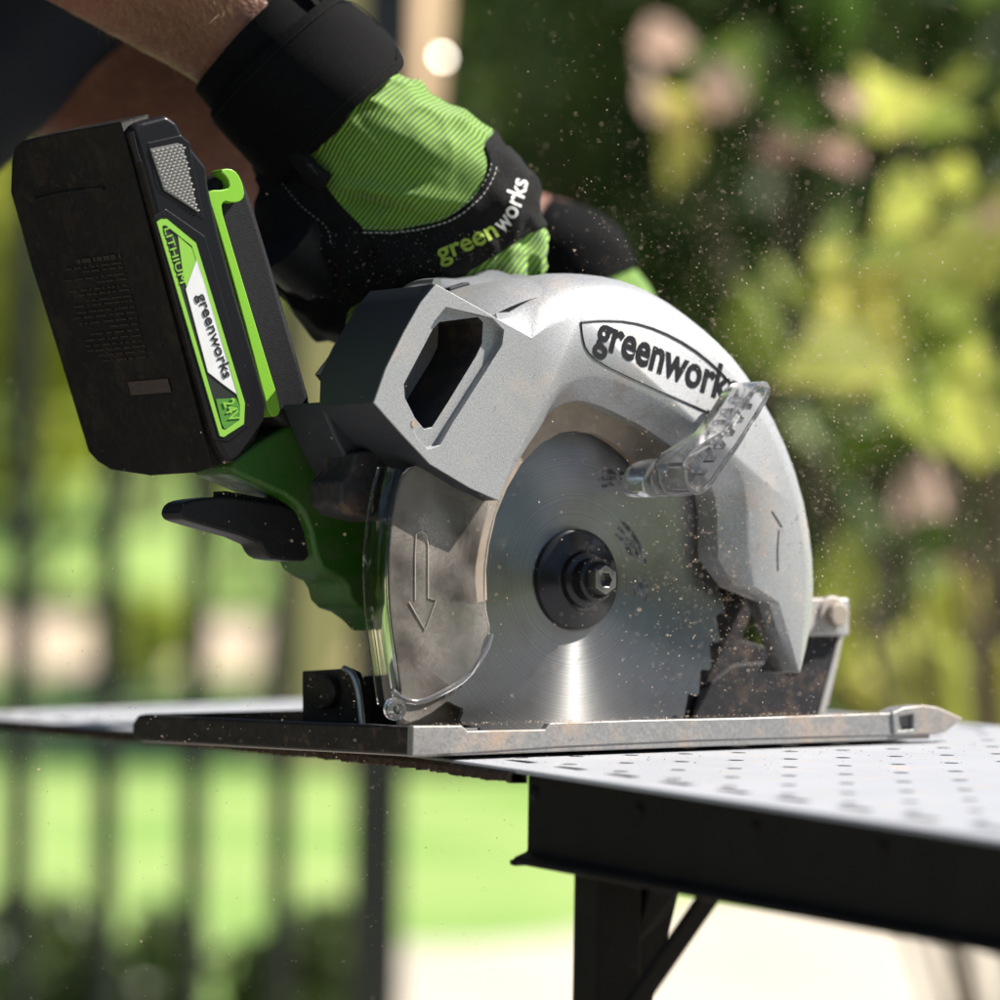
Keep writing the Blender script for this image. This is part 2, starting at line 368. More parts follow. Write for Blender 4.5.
for i, p in enumerate(pi):
    k = ramp01(i, 0, 5) * (1 - ramp01(i, nI - 7, nI - 5) * .72) * (1 - ramp01(i, nI - 2, nI - 1))
    a1 = radial(p, -.0020 * k); a1.y = YF + .0006 * k + .0003
    a2 = radial(p, -.0085 * k); a2.y = YF + .0060 * k + .0008
    a3 = radial(p, -.0090 * k); a3.y = YF + .0095 - .003 * ramp01(i, nI - 7, nI - 5)
    a4 = radial(p, -.0090 * k); a4.y = YF + .0165 - .0085 * ramp01(i, nI - 7, nI - 5)
    loopsI.append([p, a1, a2, a3, a4])
ring = loopsO + loopsI[::-1]; n = len(ring)
vs = [q[j] for j in range(5) for q in ring]
fs = [tuple(range(n)), tuple(range(5 * n - 1, 4 * n - 1, -1))]
for j in range(4):
    for i in range(n): fs.append((j * n + i, j * n + (i + 1) % n, (j + 1) * n + (i + 1) % n, (j + 1) * n + i))
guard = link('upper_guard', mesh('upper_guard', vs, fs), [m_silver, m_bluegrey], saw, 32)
win = [(404, 384), (433, 329), (440, 322), (478, 317), (483, 322), (482, 343), (476, 356), (448, 402), (432, 427), (424, 429), (415, 418), (405, 398)]
cut = extr('cut', [p + Vector((0, -.02, 0)) for p in LP(win, YF + .003)], (0, .044, 0), None, saw, 0)
bo = guard.modifiers.new('b', 'BOOLEAN'); bo.object = cut; bo.operation = 'DIFFERENCE'; bo.solver = 'EXACT'
# shallow bevelled surround of the window
win2 = [(400, 388), (434, 322), (446, 307), (492, 318), (504, 330), (502, 345), (452, 424), (440, 445), (428, 449), (417, 437), (402, 402)]
cut2 = extr('cut', [p + Vector((0, -.01, 0)) for p in LP(win2, YF)], (0, .0130, 0), None, saw, 0)
bo2 = guard.modifiers.new('b2', 'BOOLEAN'); bo2.object = cut2; bo2.operation = 'DIFFERENCE'; bo2.solver = 'EXACT'
apply_mods(guard); bpy.data.objects.remove(cut); bpy.data.objects.remove(cut2)
# the wall of the chute that looks back towards the user has its shade coloured in dark grey; the inside of the window is dusty and coloured dark for the shade of a deep opening
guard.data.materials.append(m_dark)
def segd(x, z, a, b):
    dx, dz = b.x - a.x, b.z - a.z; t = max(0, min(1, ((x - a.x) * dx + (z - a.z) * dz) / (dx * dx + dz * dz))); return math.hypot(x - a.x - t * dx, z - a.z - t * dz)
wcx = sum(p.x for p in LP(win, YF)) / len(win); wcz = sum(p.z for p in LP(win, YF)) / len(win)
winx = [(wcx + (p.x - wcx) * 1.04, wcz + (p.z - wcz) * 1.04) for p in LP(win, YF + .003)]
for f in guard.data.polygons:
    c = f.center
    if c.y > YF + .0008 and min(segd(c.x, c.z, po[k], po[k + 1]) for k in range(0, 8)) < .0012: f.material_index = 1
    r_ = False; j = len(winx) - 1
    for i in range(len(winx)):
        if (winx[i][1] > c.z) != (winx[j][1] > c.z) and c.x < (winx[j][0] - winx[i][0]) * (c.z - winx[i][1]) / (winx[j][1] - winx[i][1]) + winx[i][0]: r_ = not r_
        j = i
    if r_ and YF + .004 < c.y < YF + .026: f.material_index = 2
bevel(guard, .0008, 2, 38)
# shoulder of the guard running on behind the chute
RF = RFIT
lathe('guard_shoulder', [(RF + .004, YF + .016), (RF + .0070, YF + .0065), (RF + .0121, YF + .0135), (RF + .0136, YF + .024), (RF + .0127, YF + .0538), (RF - .010, YF + .0535)], (GCX, 0, GCZ), m_silver, guard, 24, a0=math.radians(101), a1=math.radians(117))
lathe('guard_shoulder', [(RF + .001, YF + .030), (RF + .0136, YF + .030), (RF + .0127, YF + .0538), (RF - .010, YF + .0535)], (GCX, 0, GCZ), m_silver, guard, 24, a0=math.radians(116.5), a1=math.radians(140))
# turned rim of the guard's rear half, wavy along the top
def arcpt(ang, r, y): return Vector((GCX + math.cos(ang) * r, y, GCZ + math.sin(ang) * r))
RG = RFIT + .0134
vs = []; fs = []; na = 60
for i in range(na + 1):
    a = math.radians(66 + 74 * i / na); wv = .0011 * max(-.4, math.sin(i * .62)) * (1 if i > 18 else 0) + .0022
    for r, y in ((RG - .004, YF + .050), (RG + wv, YF + .050), (RG + wv + .0004, YF + .0535), (RG - .004, YF + .0545)): vs.append(arcpt(a, r, y))
for i in range(na):
    for j in range(4): fs.append((i * 4 + j, i * 4 + (j + 1) % 4, i * 4 + 4 + (j + 1) % 4, i * 4 + 4 + j))
link('wavy_rim', mesh('wavy_rim', vs, fs), m_silver_edge, guard, 50)
for i in range(5):
    a = math.radians(106 + i * 6.5)
    c = arcpt(a, RG - .0002, YF + .044); t = Vector((-math.sin(a), 0, math.cos(a))); rr = Vector((math.cos(a), 0, math.sin(a)))
    box('vent_slot', c, t * .0042, Vector((0, .0022, 0)), rr * .0009, m_logo, guard, .0004)
# bright lip on the chute's top corner
lipp = smoothpts([L(402, 297, YF + .030), L(408, 289, YF + .026), L(420, 284, YF + .016), L(437, 283, YF + .002)], 2, False)
tube('chute_lip', lipp, (.0016), m_silver_edge, guard, 8)
# lettering + its engraved outline
text('lettering', 'greenworks', L(594, 344, YF - .0001), L(735, 405, YF - .0001), (0, 0, 1), .0152, m_logo, guard, .00009, .026)
bord = smooth2([(581, 322), (582.5, 337), (586, 350), (598, 362), (640, 382), (690, 404), (714, 415)], 1, False)
tube('logo_border', LP(bord, YF - .0001), .00028, m_logo, guard, 6)
bord2 = smooth2([(581, 322), (600, 320), (630, 321), (660, 330), (690, 346), (715, 366), (736, 388)], 1, False)
tube('logo_border', LP(bord2, YF - .0001), .0003, m_logo, guard, 6)
tube('arrow_mark', LP([(778, 571), (777.5, 548), (779, 530)], YF), .00025, m_bluegrey, guard, 6)
tube('arrow_mark', LP([(772, 511), (782, 527)], YF), .00025, m_bluegrey, guard, 6)
# engraved screw hole on the frame of the window
lathe('screw_hole', [(0, -.0002), (.0011, -.0002), (.0011, .001)], L(414, 424, YF), m_dustwall, guard, 14)

# --- blade
BR = .0640
bl = empty('blade', None); bl.parent = saw; bl.location = HUB
def blade_mesh():
    vs = []; fs = []; T = 40; pts = []
    for k in range(T):
        a = 2 * math.pi * k / T; st = 2 * math.pi / T
        for da, r in ((0, BR), (.12, BR - .0002), (.20, BR - .0028), (.34, BR - .0036), (.52, BR - .0026), (.80, BR - .0012)):
            pts.append((math.cos(-a - da * st) * r, math.sin(-a - da * st) * r))
    rr = [.0, .2, .4, .6, .8, 1.0]; npts = len(pts)
    loops = []
    ri = .006
    for y in (-.0008, .0008):
        for t in (0, .25, .5, .75, 1.0):
            base_i = len(vs)
            for x, z in pts:
                l = math.hypot(x, z); r = ri + (l - ri) * t; vs.append((x / l * r, y, z / l * r))
            loops.append(base_i)
    def band(a, b, flip=False):
        for i in range(npts):
            j = (i + 1) % npts; fs.append((a + i, a + j, b + j, b + i))
    for i in range(4): band(loops[i], loops[i + 1]); band(loops[5 + i], loops[6 + i])
    band(loops[4], loops[9]); band(loops[0], loops[5])
    return mesh('disc', vs, fs)
disc = link('disc', blade_mesh(), m_blade, bl, 30)
# laser-cut damping slots and printed ring on the disc
def arc_slot(a0, a1, r0, r1, wd, y=-.00086):
    vs = []; fs = []; K = 14
    for i in range(K + 1):
        t = i / K; a = math.radians(a0 + (a1 - a0) * t); r = r0 + (r1 - r0) * t; hw = wd * math.sin(math.pi * min(max(t, .06), .94)) ** .4
        vs += [(math.cos(a) * (r - hw), y, math.sin(a) * (r - hw)), (math.cos(a) * (r + hw), y, math.sin(a) * (r + hw)),
               (math.cos(a) * (r + hw), y + .0004, math.sin(a) * (r + hw)), (math.cos(a) * (r - hw), y + .0004, math.sin(a) * (r - hw))]
    for i in range(K):
        for j in range(4): fs.append((i * 4 + j, i * 4 + (j + 1) % 4, i * 4 + 4 + (j + 1) % 4, i * 4 + 4 + j))
    fs += [(0, 1, 2, 3), (K * 4 + 3, K * 4 + 2, K * 4 + 1, K * 4)]
    return mesh('s', vs, fs)
m_print = M('worn print', (.05, .05, .055), .5, .3, dust=((.30, .29, .29), 500, .45, .6))
for a0, a1, r0, r1 in ((56, 76, .041, .036), (10, 46, .030, .027), (-14, 4, .030, .029)):
    for q in range(3):
        link('print_stroke', arc_slot(a0 + q * 1.5, a1 - q * 2, r0 - q * .0022, r1 - q * .0022, .0009), m_print, bl, 30)
FY = -.0009
lathe('flange', [(.0, -.0075), (.0075, -.0075), (.0088, -.0068), (.0092, -.0045), (.0105, -.0034), (.0150, -.0026), (.0163, -.0018), (.0165, .0)], (0, FY, 0), m_gloss, bl, 72)
lathe('bolt_collar', [(0, -.0125), (.0060, -.0125), (.0070, -.0118), (.0070, -.0060)], (0, FY, 0), m_gloss, bl, 48)
hexv = [(.0048 * math.cos(a), .0048 * math.sin(a)) for a in [math.pi / 6 + i * math.pi / 3 for i in range(6)]]
hb = extr('arbor_bolt', [Vector((x, FY - .0165, z)) for x, z in hexv], (0, .006, 0), m_hex, bl, 0)
hs = [Vector((.0026 * math.cos(i * math.pi / 6) * (1 if i % 2 == 0 else .82), FY - .018, .0026 * math.sin(i * math.pi / 6) * (1 if i % 2 == 0 else .82))) for i in range(12)]
cut = extr('cut', hs, (0, .005, 0), None, bl, 0)
bo = hb.modifiers.new('b', 'BOOLEAN'); bo.object = cut; bo.operation = 'DIFFERENCE'; bo.solver = 'EXACT'
apply_mods(hb); bpy.data.objects.remove(cut); bevel(hb, .0003, 2)

# --- inner ring of the retractable guard (dusty), then its see-through apron and lever
YG = .0185
def lerp2(a, b, t): return a + (b - a) * t
rin = [(487, 600), (486, 570), (489, 545), (496, 515), (507, 488), (521, 464), (540, 444), (560, 433), (578, 430.5), (597, 434), (615, 444), (632, 459), (645, 476), (655, 492)]
rout = [(470, 604), (462, 566), (468, 530), (478, 492), (492, 458), (508, 432), (524, 408), (545, 388), (574, 376), (604, 378), (634, 390), (664, 410), (690, 432), (708, 455)]
vs = []; fs = []; k = len(rin)
for a, b in zip(rin, rout):
    p = L(*a, YG + .004); q = L(*b, YG + .001); p2 = p + Vector((0, .003, 0)); q2 = q + Vector((0, .003, 0)); vs += [p, q, q2, p2]
for i in range(k - 1):
    for j in range(4): fs.append((i * 4 + j, i * 4 + (j + 1) % 4, i * 4 + 4 + (j + 1) % 4, i * 4 + 4 + j))
fs += [(0, 1, 2, 3), tuple(reversed(range((k - 1) * 4, k * 4)))]
lg = link('lower_guard', mesh('lower_guard', vs, fs), m_dustwall, saw, 40)
lg['label'] = 'dusty see-through retractable lower guard with a clear lever'
apr = [(404, 470), (395, 500), (389, 540), (388, 580), (390, 620), (396, 660), (402, 700), (398, 712), (403, 722), (413, 724), (440, 709), (468, 682), (487, 651), (492, 632), (486, 604), (486, 570), (489, 545), (496, 515), (503, 492), (470, 476), (430, 462)]
apron = slab('clear_apron', smooth2(apr, 1), YG - .001, YG + .0015, m_lguard, lg, .0007)
# outer wall of the apron, curved round towards the far side
wall_px = [(402, 470), (395, 495), (389, 535), (387.5, 575), (389.5, 615), (396, 660), (402, 703)]
wp = smoothpts(LP(wall_px, YG - .0012), 2, False)
vs = []; fs = []
for p in wp:
    r = up_z(p).normalized()
    for dy, dr in ((0, 0), (.0010, .0016), (.004, .0026), (.007, .0028), (.010, .0026), (.010, .0012), (.007, .0014), (.004, .0012), (.002, .0002)):
        vs.append(p + Vector((0, dy, 0)) + r * dr)
q = 9
for i in range(len(wp) - 1):
    for j in range(q): fs.append((i * q + j, i * q + (j + 1) % q, i * q + q + (j + 1) % q, i * q + q + j))
fs += [tuple(range(q)), tuple(reversed(range((len(wp) - 1) * q, len(wp) * q)))]
m_duste = M('dusty plastic edge', (.50, .44, .38), .5)
m_wallclear = M('clear smoky wall', (.86, .88, .80), .05, trans=1.0, ior=1.4, dust=((.33, .27, .21), 140, .6, .95))
link('apron_wall', mesh('apron_wall', vs, fs), m_wallclear, lg, 50)
tube('apron_arrow', LP(smooth2([(415, 600), (415, 555), (416, 534), (421, 531), (426, 534), (428, 545), (428, 598), (436, 600), (425, 630), (409, 602)], 0, False), YG - .0012), .0002, m_duste, lg, 6)
tube('apron_lip', LP(smooth2([(392, 690), (403, 700), (420, 703), (445, 692), (468, 678), (486, 652), (491, 634)], 1, False), YG - .0014), .0009, m_clear, lg, 8)
lathe('apron_hook', [(.0018, -.001), (.0032, -.001), (.0036, .0005), (.0034, .002), (.0018, .002), (.0018, -.001)], L(396, 709, YG - .002), m_clear, lg, 20)
m_dummy = None
# dark dusty rear half of the ring seen under the guard
slab('ring_back', [(376, 480), (430, 455), (500, 500), (510, 560), (520, 660), (560, 728), (400, 728), (384, 640)], YB + .010, YB + .012, M('dust caked back', (.20, .16, .125), .85, 0, var=(70, .4), dust=((.46, .40, .33), 34, .38, .62)), lg, .0006)
# lever
lev = [(682, 463), (690, 452), (706, 441), (723, 431), (736, 413), (747, 396), (754, 386), (762, 381), (768, 382), (771, 388), (770, 396), (762, 411), (752, 427), (741, 445), (727, 465), (714, 484), (706, 492), (699, 495.5), (690, 492.5), (684, 483)]
inn = [(688, 466), (695, 457), (710, 447), (727, 436), (740, 418), (751, 401), (757, 391), (762, 387), (765, 387.5), (766.5, 391), (764, 398), (757, 410), (747, 426), (736, 443), (723, 461), (711, 479), (703, 487), (698, 490), (692, 487.5), (688.5, 480)]
yl0, yl1 = -.0085, .0062
A = LP(lev, yl0); B = LP(inn, yl0)
def flare(p, k=1.0): return Vector((p.x, yl1, p.z))
n = len(A); vs = A + B + [Vector((p.x, yl0 + .0095, p.z)) for p in B] + [flare(p) for p in A]; fs = []
for i in range(n):
    j = (i + 1) % n
    fs += [(i, j, n + j, n + i), (n + i, n + j, 2 * n + j, 2 * n + i), (3 * n + i, 3 * n + j, j, i)]
fs += [tuple(range(2 * n, 3 * n)), tuple(reversed(range(3 * n, 4 * n)))]
lever = bevel(link('lever', mesh('lever', vs, fs), m_clear, lg, 40), .0005, 2, 30)
for t in (.16, .30, .44, .58, .72, .86):
    a = lerp2(Vector((689, 466, 0)), Vector((756, 391, 0)), t); b = lerp2(Vector((701, 489, 0)), Vector((767, 395, 0)), t)
    p, q = L(a.x, a.y, yl0 + .002), L(b.x, b.y, yl0 + .002); d = (q - p); mid = (p + q) / 2; sdir = Vector((-d.z, 0, d.x)).normalized()
    box('lever_rib', mid + Vector((0, .0050, 0)), d * .46, Vector((0, .0028, 0)), sdir * .0011, m_clear, lever, .0002)
slab('lever_base', smooth2([(643, 480), (651, 464), (664, 459), (684, 457), (702, 466), (704, 486), (696, 496), (672, 497), (652, 497), (645, 491)], 1), .0048, .0170, m_clear, lg, .0010, 3)
slab('lever_pad', smooth2([(652, 474), (662, 468), (668, 476), (668, 488), (658, 493), (652, 486)], 1), .0040, .0052, m_clear, lg, .0005, 2)
# --- motor body behind the guard, handle, green shell
gb = slab('green_shell', smooth2([(222, 468), (262, 440), (300, 418), (340, 405), (420, 420), (430, 520), (400, 640), (376, 614), (352, 606), (346, 582), (334, 577), (318, 566), (308, 520), (292, 499), (262, 486)], 1), .066, .090, m_gbody, saw, .004, 3)
lathe('motor_housing', [(0, .0), (.022, .0), (.026, .005), (.027, .042), (.024, .048), (0, .050)], Vector((HUB.x + .010, .066, HUB.z + .014)), m_gbody, saw, 48)
lathe('motor_cap', [(0, .0), (.022, .0), (.023, .010), (.018, .014), (0, .014)], Vector((HUB.x + .010, .115, HUB.z + .014)), m_black, saw, 48)
slab('gear_cover', [(430, 380), (520, 300), (640, 300), (740, 400), (760, 560), (700, 640), (520, 640), (430, 560)], YF + .050, .068, m_dark, saw, .003)
slab('chute_duct', [(320, 402), (374, 402), (430, 464), (400, 482), (372, 500), (352, 470), (336, 440)], .0395, .062, m_bluegrey, saw, .0012)
slab('stop_block', [(341, 482), (352, 470), (356, 452), (392, 446), (396, 470), (384, 522), (352, 514), (342, 504)], .034, .052, m_dark, saw, .0012)
# rear handle loop (gripped) and the front handle
def saw_tube(name, px, y, r, mat, parent, it=2, n=14):
    return tube(name, smoothpts(LP(px, y), it, False), r, mat, parent, n)
rh = saw_tube('rear_handle', [(286, 236), (320, 268), (380, 288), (440, 296), (520, 306), (580, 340), (600, 420)], .106, (.0130, .0140), m_black, saw)
saw_tube('front_handle', [(560, 390), (552, 340), (566, 318), (600, 312), (640, 330), (665, 380)], .112, (.012, .013), m_black, saw)
slab('handle_rib', [(512, 250), (522, 236), (536, 240), (552, 290), (520, 290)], .088, .098, m_bluegrey, saw, .002)
# depth lever
dl = [(180, 511), (184, 503), (194, 499), (226, 496), (250, 499), (292, 506), (304, 520), (316, 562), (275, 560), (265, 554), (259, 541), (190, 522), (181, 518)]
dlo = slab('depth_lever', smooth2(dl, 1), .070, .082, m_black, saw, .002, 3)
for k in range(17):
    x = 228 + k * 4.1; y = 495.5 + k * .72
    p = L(x, y, .072); box('lever_ridge', p + Vector((0, .004, 0)), Vector((.0005, 0, -.0001)), Vector((0, .0038, 0)), Vector((0, 0, .0013)), m_black, dlo)

# --- battery
YL = .050                                  # plane of the labelled side
bt = empty('battery', None); bt.parent = saw
bt['label'] = 'black battery pack with lime green and silver label strip'
side_px = [(131, 128), (140, 121), (167, 114), (178, 122), (187, 140), (208, 166), (210, 186), (220, 232), (233, 280), (264, 388), (268, 404), (266, 420), (257, 440), (241, 459), (228, 464), (218, 446), (138, 150)]
sp = LP(side_px, YL + .002)
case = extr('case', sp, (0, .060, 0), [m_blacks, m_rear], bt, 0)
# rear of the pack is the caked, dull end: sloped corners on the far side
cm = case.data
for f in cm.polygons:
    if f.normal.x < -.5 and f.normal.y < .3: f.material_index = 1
bevel(case, .0035, 3, 20)
# body bulging backwards (the large dark face)
rear_x = None
def rearface():
    # face drawn at the rear edge line of the labelled side, running away from the viewer
    a = L(137, 123, YL + .003); b = L(228, 466, YL + .003)
    ax = (b - a).normalized(); nx = Vector((ax.z, 0, -ax.x)).normalized()
    if nx.x > 0: nx = -nx
    return a, b, ax, nx
ra, rb, ax, nx = rearface(); ln = (rb - ra).length
def on_rear(px, py, out=.004):
    d = SAWI.to_3x3() @ ray(px, py); q = ra + nx * out; return CL + d * ((q - CL).dot(nx) / d.dot(nx))
rear_px = [(133, 121.5), (125, 121), (92, 127), (55, 133.5), (22, 141), (14, 148), (11, 162), (10, 192), (30, 262), (62, 366), (88, 452), (97, 462), (110, 470), (150, 476), (196, 473), (222, 467.5)]
def clampy(p): return Vector((p.x, max(p.y, YL + .0062), p.z))
rf = extr('rear_body', [clampy(on_rear(*p)) for p in rear_px], -nx * .011, [m_rear], bt, .0022, 3)
# moulded ridge across the upper third and a seam near the labelled side
rp = [on_rear(x, y, .0042) for x, y in ((36, 199), (60, 193), (92, 189), (104, 188))]
tube('moulded_ridge', smoothpts(rp, 1, False), .0007, m_rear, bt, 8)
tube('moulded_seam', [on_rear(*p, .0041) for p in ((131, 132), (135, 148), (139, 162))], .0008, m_blacks, bt, 8)
def bq(t, dy, out=.0006):   # point on the rear face: t along the pack, dy away from the viewer
    return ra + ax * (ln * t) + nx * (.0038 + out) + Vector((0, dy, 0))
# faded printed lines on the rear face
lw = []
for k in range(19):
    t = .36 + k * .0165 + rnd.uniform(-.002, .002); x0 = .022 + .001 * rnd.random(); x1 = .058 - .024 * rnd.random() ** 2
    pos = x0
    while pos < x1:
        q = rnd.uniform(.0012, .0065)
        vs_, fs_ = box_data((bq(t, pos) + bq(t, pos + q)) / 2, Vector((0, q / 2, 0)), ax * (.00026 if k else .0007), nx * .0001)
        lw.append((vs_, fs_)); pos += q + rnd.uniform(.0005, .0022)
vs = []; fs = []
for a, b in lw:
    o_ = len(vs); vs += a; fs += [tuple(i + o_ for i in f) for f in b]
link('faded_print', mesh('faded_print', vs, fs), m_faint, bt, 0)
vs_, fs_ = box_data(bq(.745, .026), Vector((0, .012, 0)), ax * .0022, nx * .0001)
link('faded_sticker', mesh('faded_sticker', vs_, fs_), M('faded sticker', (.045, .032, .028), .6, var=(900, .5)), bt, 0)
# grip patch: rows of studs in a raised frame
gy = YL + .0018
frame_px = [(146, 142), (181, 134), (190, 142), (206, 222), (199, 218), (160, 194), (155, 186)]
slab('grip_frame', frame_px, gy, gy + .0016, m_blacks, bt, .0007, 3)
gc = [(150, 149), (178, 143), (183, 146), (198, 212), (164, 190)]
slab('grip_pad', gc, gy - .0004, gy + .001, M('grip pad', (.10, .10, .10), .5), bt, .0002)
m_stud = M('grip studs', (.42, .41, .39), .35, .3)
def inside(x, y, poly):
    r_ = False; j = len(poly) - 1
    for i in range(len(poly)):
        if (poly[i][1] > y) != (poly[j][1] > y) and x < (poly[j][0] - poly[i][0]) * (y - poly[i][1]) / (poly[j][1] - poly[i][1]) + poly[i][0]: r_ = not r_
        j = i
    return r_
o0 = L(150, 149, gy - .0004); exx = (L(178, 143, gy - .0004) - o0).normalized(); eyy = (L(164, 190, gy - .0004) - o0).normalized()
gp2 = [((L(a, b, gy).x), (L(a, b, gy).z)) for a, b in gc]
vs = []; fs = []
for i in range(-4, 16):
    for j in range(-2, 34):
        p = o0 + exx * (i * .0017 + (j % 2) * .00085) + eyy * (j * .00095)
        if inside(p.x, p.z, gp2):
            o_ = len(vs)
            vs += [p + exx * .0007, p + eyy * .00042, p - exx * .0007, p - eyy * .00042, p + Vector((0, -.0005, 0))]
            fs += [(o_ + a, o_ + (a + 1) % 4, o_ + 4) for a in range(4)]
link('grip_studs', mesh('grip_studs', vs, fs), m_stud, bt, 0)
# label strip
ly = YL + .0012
recess = [(153, 216), (166, 208), (206, 236), (252, 400), (250, 426), (230, 442), (214, 440)]
slab('label_frame', recess, ly + .0004, ly + .0018, m_blacks, bt, .0006)
lab_out = [(157, 222), (161, 219), (167, 219), (196, 243), (245, 403), (244, 424), (224, 437), (220, 436)]
lab_in = [(162, 227), (164, 225), (167, 226), (192, 246), (240, 405), (239.5, 420), (225, 430), (222, 429)]
A = LP(lab_out, ly); B = LP(lab_in, ly); n = len(A)
vs = A + B + [p + Vector((0, .001, 0)) for p in A] + [p + Vector((0, .001, 0)) for p in B]
fs = []
for i in range(n):
    j = (i + 1) % n; fs += [(i, j, n + j, n + i), (2 * n + i, 2 * n + j, j, i), (n + i, n + j, 3 * n + j, 3 * n + i)]
lb = link('label_border', mesh('label_border', vs, fs), m_lgreen, bt, 30)
m_lab = M('label black', (.02, .022, .02), .35)
slab('label_panel', lab_in, ly + .0003, ly + .001, m_lab, bt, 0)
ly2 = ly + .0001
slab('green_field', [(178, 236), (193, 249), (200, 272), (187, 288), (184, 279)], ly2, ly2 + .0006, m_lgreen, bt, 0)
slab('silver_field', [(197, 259), (201, 272), (238, 395), (223, 384), (208, 372), (186, 289)], ly2 - .0001, ly2 + .0006, m_lsil, bt, 0)
slab('green_foot', [(216, 399), (236, 398), (240, 406), (239, 420), (225, 429), (222, 424)], ly2, ly2 + .0006, M('label dark green', (.07, .22, .03), .35), bt, 0)
def lt(name, s, p0, p1, h_, mat, off=.02, shear=0):
    a, b = L(*p0, ly2 - .0003), L(*p1, ly2 - .0003); d = (b - a); up = Vector((-d.z, 0, d.x))
    return text(name, s, a, b, up, h_, mat, bt, .00006, off, shear)
lt('lettering', 'greenworks', (197, 295), (224, 379), .0048, m_logo, .012)
lt('lithium_print', 'LITHIUM', (164, 229), (180, 284), .0024, m_lgreen, .0)
lt('voltage_print', '24V', (223, 402), (230, 423), .0044, m_lgreen, .012)
# green release latch and black foot behind the pack
ym = .062
foot = [(205, 195), (222, 172), (240, 172), (248, 184), (262, 225), (311, 392), (313, 408), (303, 424), (290, 427), (272, 418), (262, 380), (222, 240)]
slab('battery_mount', smooth2(foot, 1), ym, ym + .045, m_black, saw, .003, 3)
st = [(205, 186), (210, 182), (232, 194), (243, 194), (245, 187), (240, 180), (233, 168), (222, 166), (217, 170), (232, 168)]
ribbon = [(219, 170), (230, 168), (238, 173), (243, 184), (245, 196), (240, 202), (232, 203), (224, 201), (221, 207), (228, 232), (244, 285), (266, 358), (279, 400), (281, 414), (272, 418), (266, 404), (250, 342), (232, 276), (214, 214), (207, 194), (212, 190), (222, 190), (230, 188), (228, 178)]
slab('release_strip', smooth2(ribbon, 1), ym - .0035, ym + .003, m_green, saw, .0012, 3)


# ------------------------------------------------------------------ TABLE AND PANEL
E0 = at_height(408, 753, 0.0)
ED = Vector((-.479, .878, 0)); MD = Vector((.878, .479, 0))
PT = .0012
def droop(t): return -.029 * (math.sqrt((t - .0) ** 2 + .03 ** 2) + (t - .0)) / 2
def pp(t, s, z=0.0):
    k = max(0., 1 - s / .55)
    return E0 + ED * t + MD * s + Vector((0, 0, droop(t) * k + z))
def panel_mat():
    mt = M('panel paint', (.37, .38, .41), .5, 0, var=(25, .07), bump=(700, .00008), dust=((.46, .34, .26), 70, .56, .74), fleck=(420, (.34, .22, .15), .69, .73))
    return mt
m_panel = panel_mat()
PW = .286
vs = []; fs = []
S0, SP = .0255, .0199; T0, TP = -.0875, .0306
rows = 13; i0, i1 = -22, 17
def V(t, s, z=0.0): vs.append(pp(t, s, z)); return len(vs) - 1
HR = .0030
for i in range(i0, i1):
    for j in range(rows):
        tc, sc = T0 + TP * i, S0 + SP * j
        o_ = [V(tc + a * TP / 2, sc + b * SP / 2) for a, b in ((1, 0), (1, 1), (0, 1), (-1, 1), (-1, 0), (-1, -1), (0, -1), (1, -1))]
        hn = [V(tc + HR * math.cos(k * math.pi / 4), sc + HR * math.sin(k * math.pi / 4)) for k in range(8)]
        hd = [V(tc + HR * math.cos(k * math.pi / 4), sc + HR * math.sin(k * math.pi / 4), -PT) for k in range(8)]
        for k in range(8):
            q = (k + 1) % 8
            fs += [(o_[k], o_[q], hn[q], hn[k]), (hn[k], hn[q], hd[q], hd[k])]
tA, tB = T0 + TP * (i0 - .5), T0 + TP * (i1 - .5); sA, sB = S0 - SP / 2, S0 + SP * (rows - .5)
nst = (i1 - i0)
for k in range(nst):
    ta, tb = tA + TP * k, tA + TP * (k + 1)
    for (a, b) in ((.0006, sA), (sB, PW)):
        fs.append((V(ta, a), V(tb, a), V(tb, b), V(ta, b)))
    # lower skin and edges
    ja, jb = rnd.uniform(-.0004, .0004), rnd.uniform(-.0004, .0004)
    fs.append((V(ta, 0, -.0006), V(tb, 0, -.0006), V(tb, .0006, 0), V(ta, .0006, 0)))
    fs.append((V(ta, 0.0, -PT), V(tb, 0.0, -PT), V(tb, 0, -.0006), V(ta, 0, -.0006)))
    fs.append((V(ta, PW, 0), V(tb, PW, 0), V(tb, PW, -PT), V(ta, PW, -PT)))
    fs.append((V(ta, 0, -PT), V(tb, 0, -PT), V(tb, .006, -PT), V(ta, .006, -PT)))
me = bpy.data.meshes.new('perforated_panel'); me.from_pydata([tuple(v) for v in vs], [], fs)
bm = bmesh.new(); bm.from_mesh(me); bmesh.ops.remove_doubles(bm, verts=bm.verts, dist=1e-5); bmesh.ops.recalc_face_normals(bm, faces=bm.faces); bm.to_mesh(me); bm.free()
panel = empty('perforated_panel', None)
tag(panel, 'pale grey perforated sheet with rows of small holes, sagging over the table end', 'panel')
link('sheet', me, m_panel, panel, 25)
# crumbly cut edge: dark, dusty, ragged
m_cake = M('caked sawdust', (.035, .022, .015), .95, 0, var=(500, .5), bump=(900, .0004), dust=((.11, .07, .045), 400, .55, .8))
vs = []; fs = []; K = 420
for i in range(K + 1):
    t = -.07 + .56 * i / K; j1 = rnd.uniform(-.0006, .0005); j2 = rnd.uniform(-.0007, .0003)
    for s_a, z_a in ((-.0002 + j1 * .4, -.0008), (-.0010 + j1, -.0020), (-.0007 + j1, -.0038 + j2), (.004, -.0039 + j2), (.004, -.001)): vs.append(pp(t, s_a, z_a))
for i in range(K):
    for j in range(5): fs.append((i * 5 + j, i * 5 + (j + 1) % 5, i * 5 + 5 + (j + 1) % 5, i * 5 + 5 + j))
link('ragged_edge', mesh('ragged_edge', vs, fs), m_cake, panel, 0)

